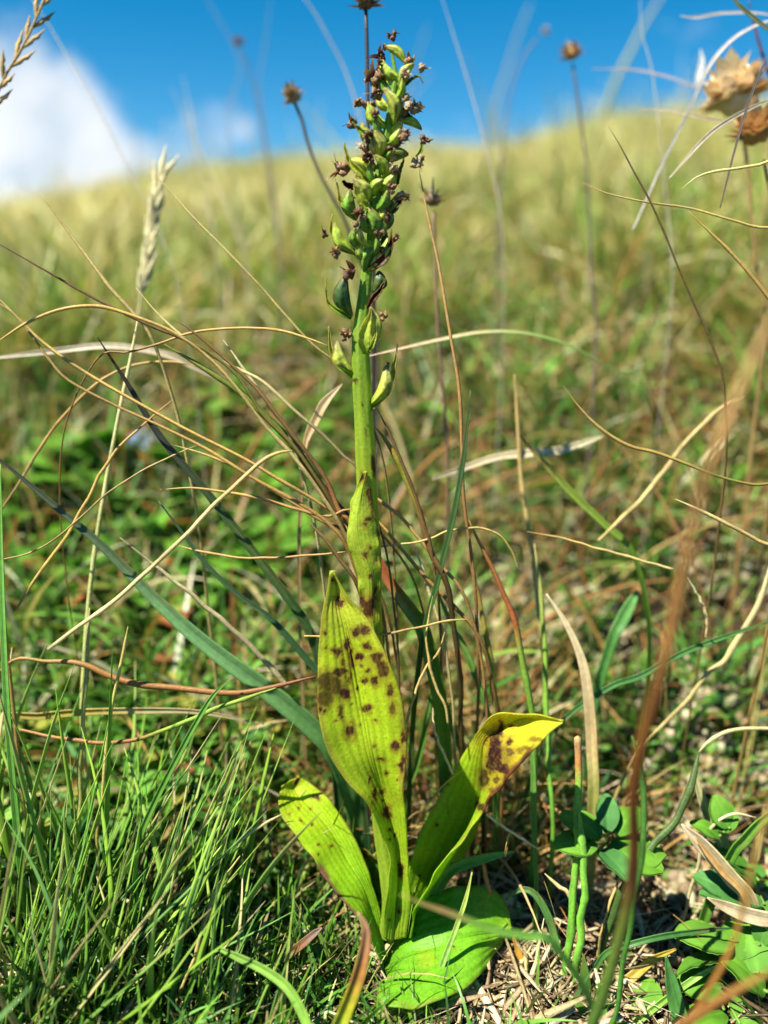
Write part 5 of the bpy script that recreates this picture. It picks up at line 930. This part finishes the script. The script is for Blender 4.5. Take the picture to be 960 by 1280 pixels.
def spikelets(name, label, stempts, w, off, n, span, slen, swid, cstem, cspk, spread=.4, root=True):
    k = len(stempts); t_, base = None, None
    o, base = stem('tmp', None, None, stempts, w, off, cstem, 'round', root=root, parent=None, n=40) if False else (None, None)
    Q = [P(p[0], p[1], off*.001) for p in stempts]; bx, by = Q[0][0], Q[0][1]; base = np.array([bx, by, float(H(bx, by))-.001])
    t = thing(name, label, 'grass head', base)
    lead = [] if not root else [base + (Q[0]-base)*.0, base + (Q[0]-base)*.5 + np.array([0, .002, 0])]
    pts = np.array(lead + Q) - base; r = w*.5/F*depth(Q[-1]); obj('stem', tube_mesh('stem', pts, [r, r, r, r*.8, r*.5], cstem, M_STRAW, 6, 44), t)
    C = catmull(Q, 60); lo = int(60*(1-span))
    for i in range(n):
        a = lo + (59-lo)*i/(n-1); p = C[int(a)]; T_ = nrm(C[min(int(a)+1, 59)]-C[int(a)-1]); s = nrm(np.cross(T_, [0, -1, .2]))*(1 if i % 2 else -1) + np.array([0, rand(-.6, .6), 0])
        d = nrm(T_ + s*spread); ln = slen/F*depth(p)*rand(.7, 1.2); q = np.array([p, p+d*ln*.35, p+d*ln*.7+T_*ln*.05, p+d*ln+T_*ln*.15]) - base
        ww = swid*.5/F*depth(p); obj('spikelet', tube_mesh('spikelet', q, [ww*.4, ww, ww*.7, ww*.08], cspk, M_STRAW, 5, 9, .6), t)
    return t
spikelets('grass_spike', 'bristly tan grass head leaning in at the top left corner', [(-60,300),(-30,190),(0,108),(22,70),(40,35),(54,2),(62,-20)], 6, -14, 16, .62, 34, 7, S1((.34, .22, .08), (.44, .30, .12)), S1((.40, .28, .10), (.30, .20, .09)), .5)
spikelets('grass_spike', 'feathery bleached grass head blurred left of the dried flower', [(172,400),(177,370),(182,340),(188,300),(193,265),(197,235),(203,220)], 4, 80, 22, .85, 34, 6, S1(PALE, PALE), S1((.60, .54, .36), (.66, .60, .44)), .28, root=False)

# blurred pale culms against the sky
for lab, pts, w, off, c in [
  ('pale blurred culm slanting up through the cloud at the top left', [(215,330),(180,250),(130,150),(90,80),(60,30),(28,-20)], 2.5, 110, (.60, .56, .56)),
  ('pale blurred blade tip hanging from the top edge left of the spike', [(450,150),(432,90),(412,50),(392,14),(370,-15)], 2.8, 150, (.55, .50, .52)),
  ('pale lilac culm leaning out of the top edge right of the spike', [(625,260),(606,180),(590,120),(572,60),(550,-10)], 2.5, 120, (.52, .46, .52)),
  ('pale culm dropping from the top edge right of the tan flower head', [(840,330),(828,200),(815,90),(802,40),(800,-15)], 2.2, 110, (.62, .60, .64)),
  ('lilac grey stem standing alone in the sky above the hill at left centre', [(345,260),(335,190),(325,110),(332,50),(340,-10)], 2.2, 300, (.26, .20, .28)),
  ('second lilac grey stem just left of the lone sky stem', [(300,270),(290,200),(285,140),(300,80),(265,10),(255,-10)], 2.0, 320, (.30, .26, .36)),
  ('short whitish culm standing over the cloud edge', [(268,300),(255,230),(240,150),(228,95)], 3.4, 260, (.62, .58, .56)),
  ('second whitish culm near the cloud edge, leaning right', [(300,300),(270,230),(240,170),(215,110)], 3.4, 280, (.60, .56, .56))]:
    stem('blurred_culm', lab, 'grass stem', pts, [w, w, w*.8, w*.5], off, S1(c, c), 'round', root=True)
for lab, pts, w, off, c in [
  ('white thin blade lying level across the top right corner', [(985,22),(940,16),(900,17),(870,22),(850,20)], 4, 75, (.62, .58, .56)),
  ('pinkish blade lying level in the sky over the right hill', [(900,120),(860,105),(830,95),(790,87),(740,86)], 3, 110, (.50, .42, .44)),
  ('pale blade arching down from the right edge before the clover head', [(790,290),(830,200),(860,140),(885,85),(915,50),(950,30),(985,22)], 5, 60, (.58, .54, .52)),
  ('green tipped blade entering the top right corner', [(985,70),(965,42),(945,25),(925,8),(910,-10)], 6, 45, (.14, .17, .08)),
  ('dark thin stem before the tan clover head', [(900,260),(915,200),(932,140),(948,95),(957,75)], 3.5, 18, (.12, .10, .09)),
  ('dark violet stem crossing the top right corner', [(985,170),(970,120),(955,75),(945,40),(935,0)], 5, 80, (.10, .08, .16)),
  ('pale straw passing level in front of the rusty clover head', [(985,118),(950,130),(915,148),(890,165),(865,190),(835,225)], 6, 34, (.62, .54, .40)),
  ('cream straw crossing from the hill to the rusty clover head', [(930,160),(900,152),(870,146),(840,140),(800,136)], 5, 60, (.58, .48, .30)),
  ('white fleck of a blade standing against the sky near the clover head', [(868,112),(873,95),(877,78),(876,62)], 8, 110, (.72, .72, .70))]:
    stem('bleached_blade', lab, 'grass blade', pts, [w*.25, w*.8, w, w*.9, w*.4], off, S1(c, c), 'blade', root=False)

# a fallen pale blue petal caught in the leaves at the left, and a yellow and red leaf below it
pb_ = hit(165, 572); tag(obj('fallen_petal', leafmesh('fallen_petal', .85, .3, .2, (.22, .36, .62), (.34, .48, .72), seed=9), None, pb_ + np.array([0, -.004, .008])), 'pale blue fallen petal caught among the leaves behind the tall culm', 'petal')
bpy.data.objects['fallen_petal'].scale = (.013,)*3; bpy.data.objects['fallen_petal'].rotation_euler = (.9, -.2, .2)
pc_ = hit(172, 662); tag(obj('withering_leaf', leafmesh('withering_leaf', .8, .3, .2, (.50, .42, .04), (.50, .36, .04), red=1, seed=12), None, pc_ + np.array([-.004, -.004, .006])), 'yellow leaf with a red end under the pale blue petal', 'leaf')
bpy.data.objects['withering_leaf'].scale = (.014,)*3; bpy.data.objects['withering_leaf'].rotation_euler = (.7, -.3, .3)
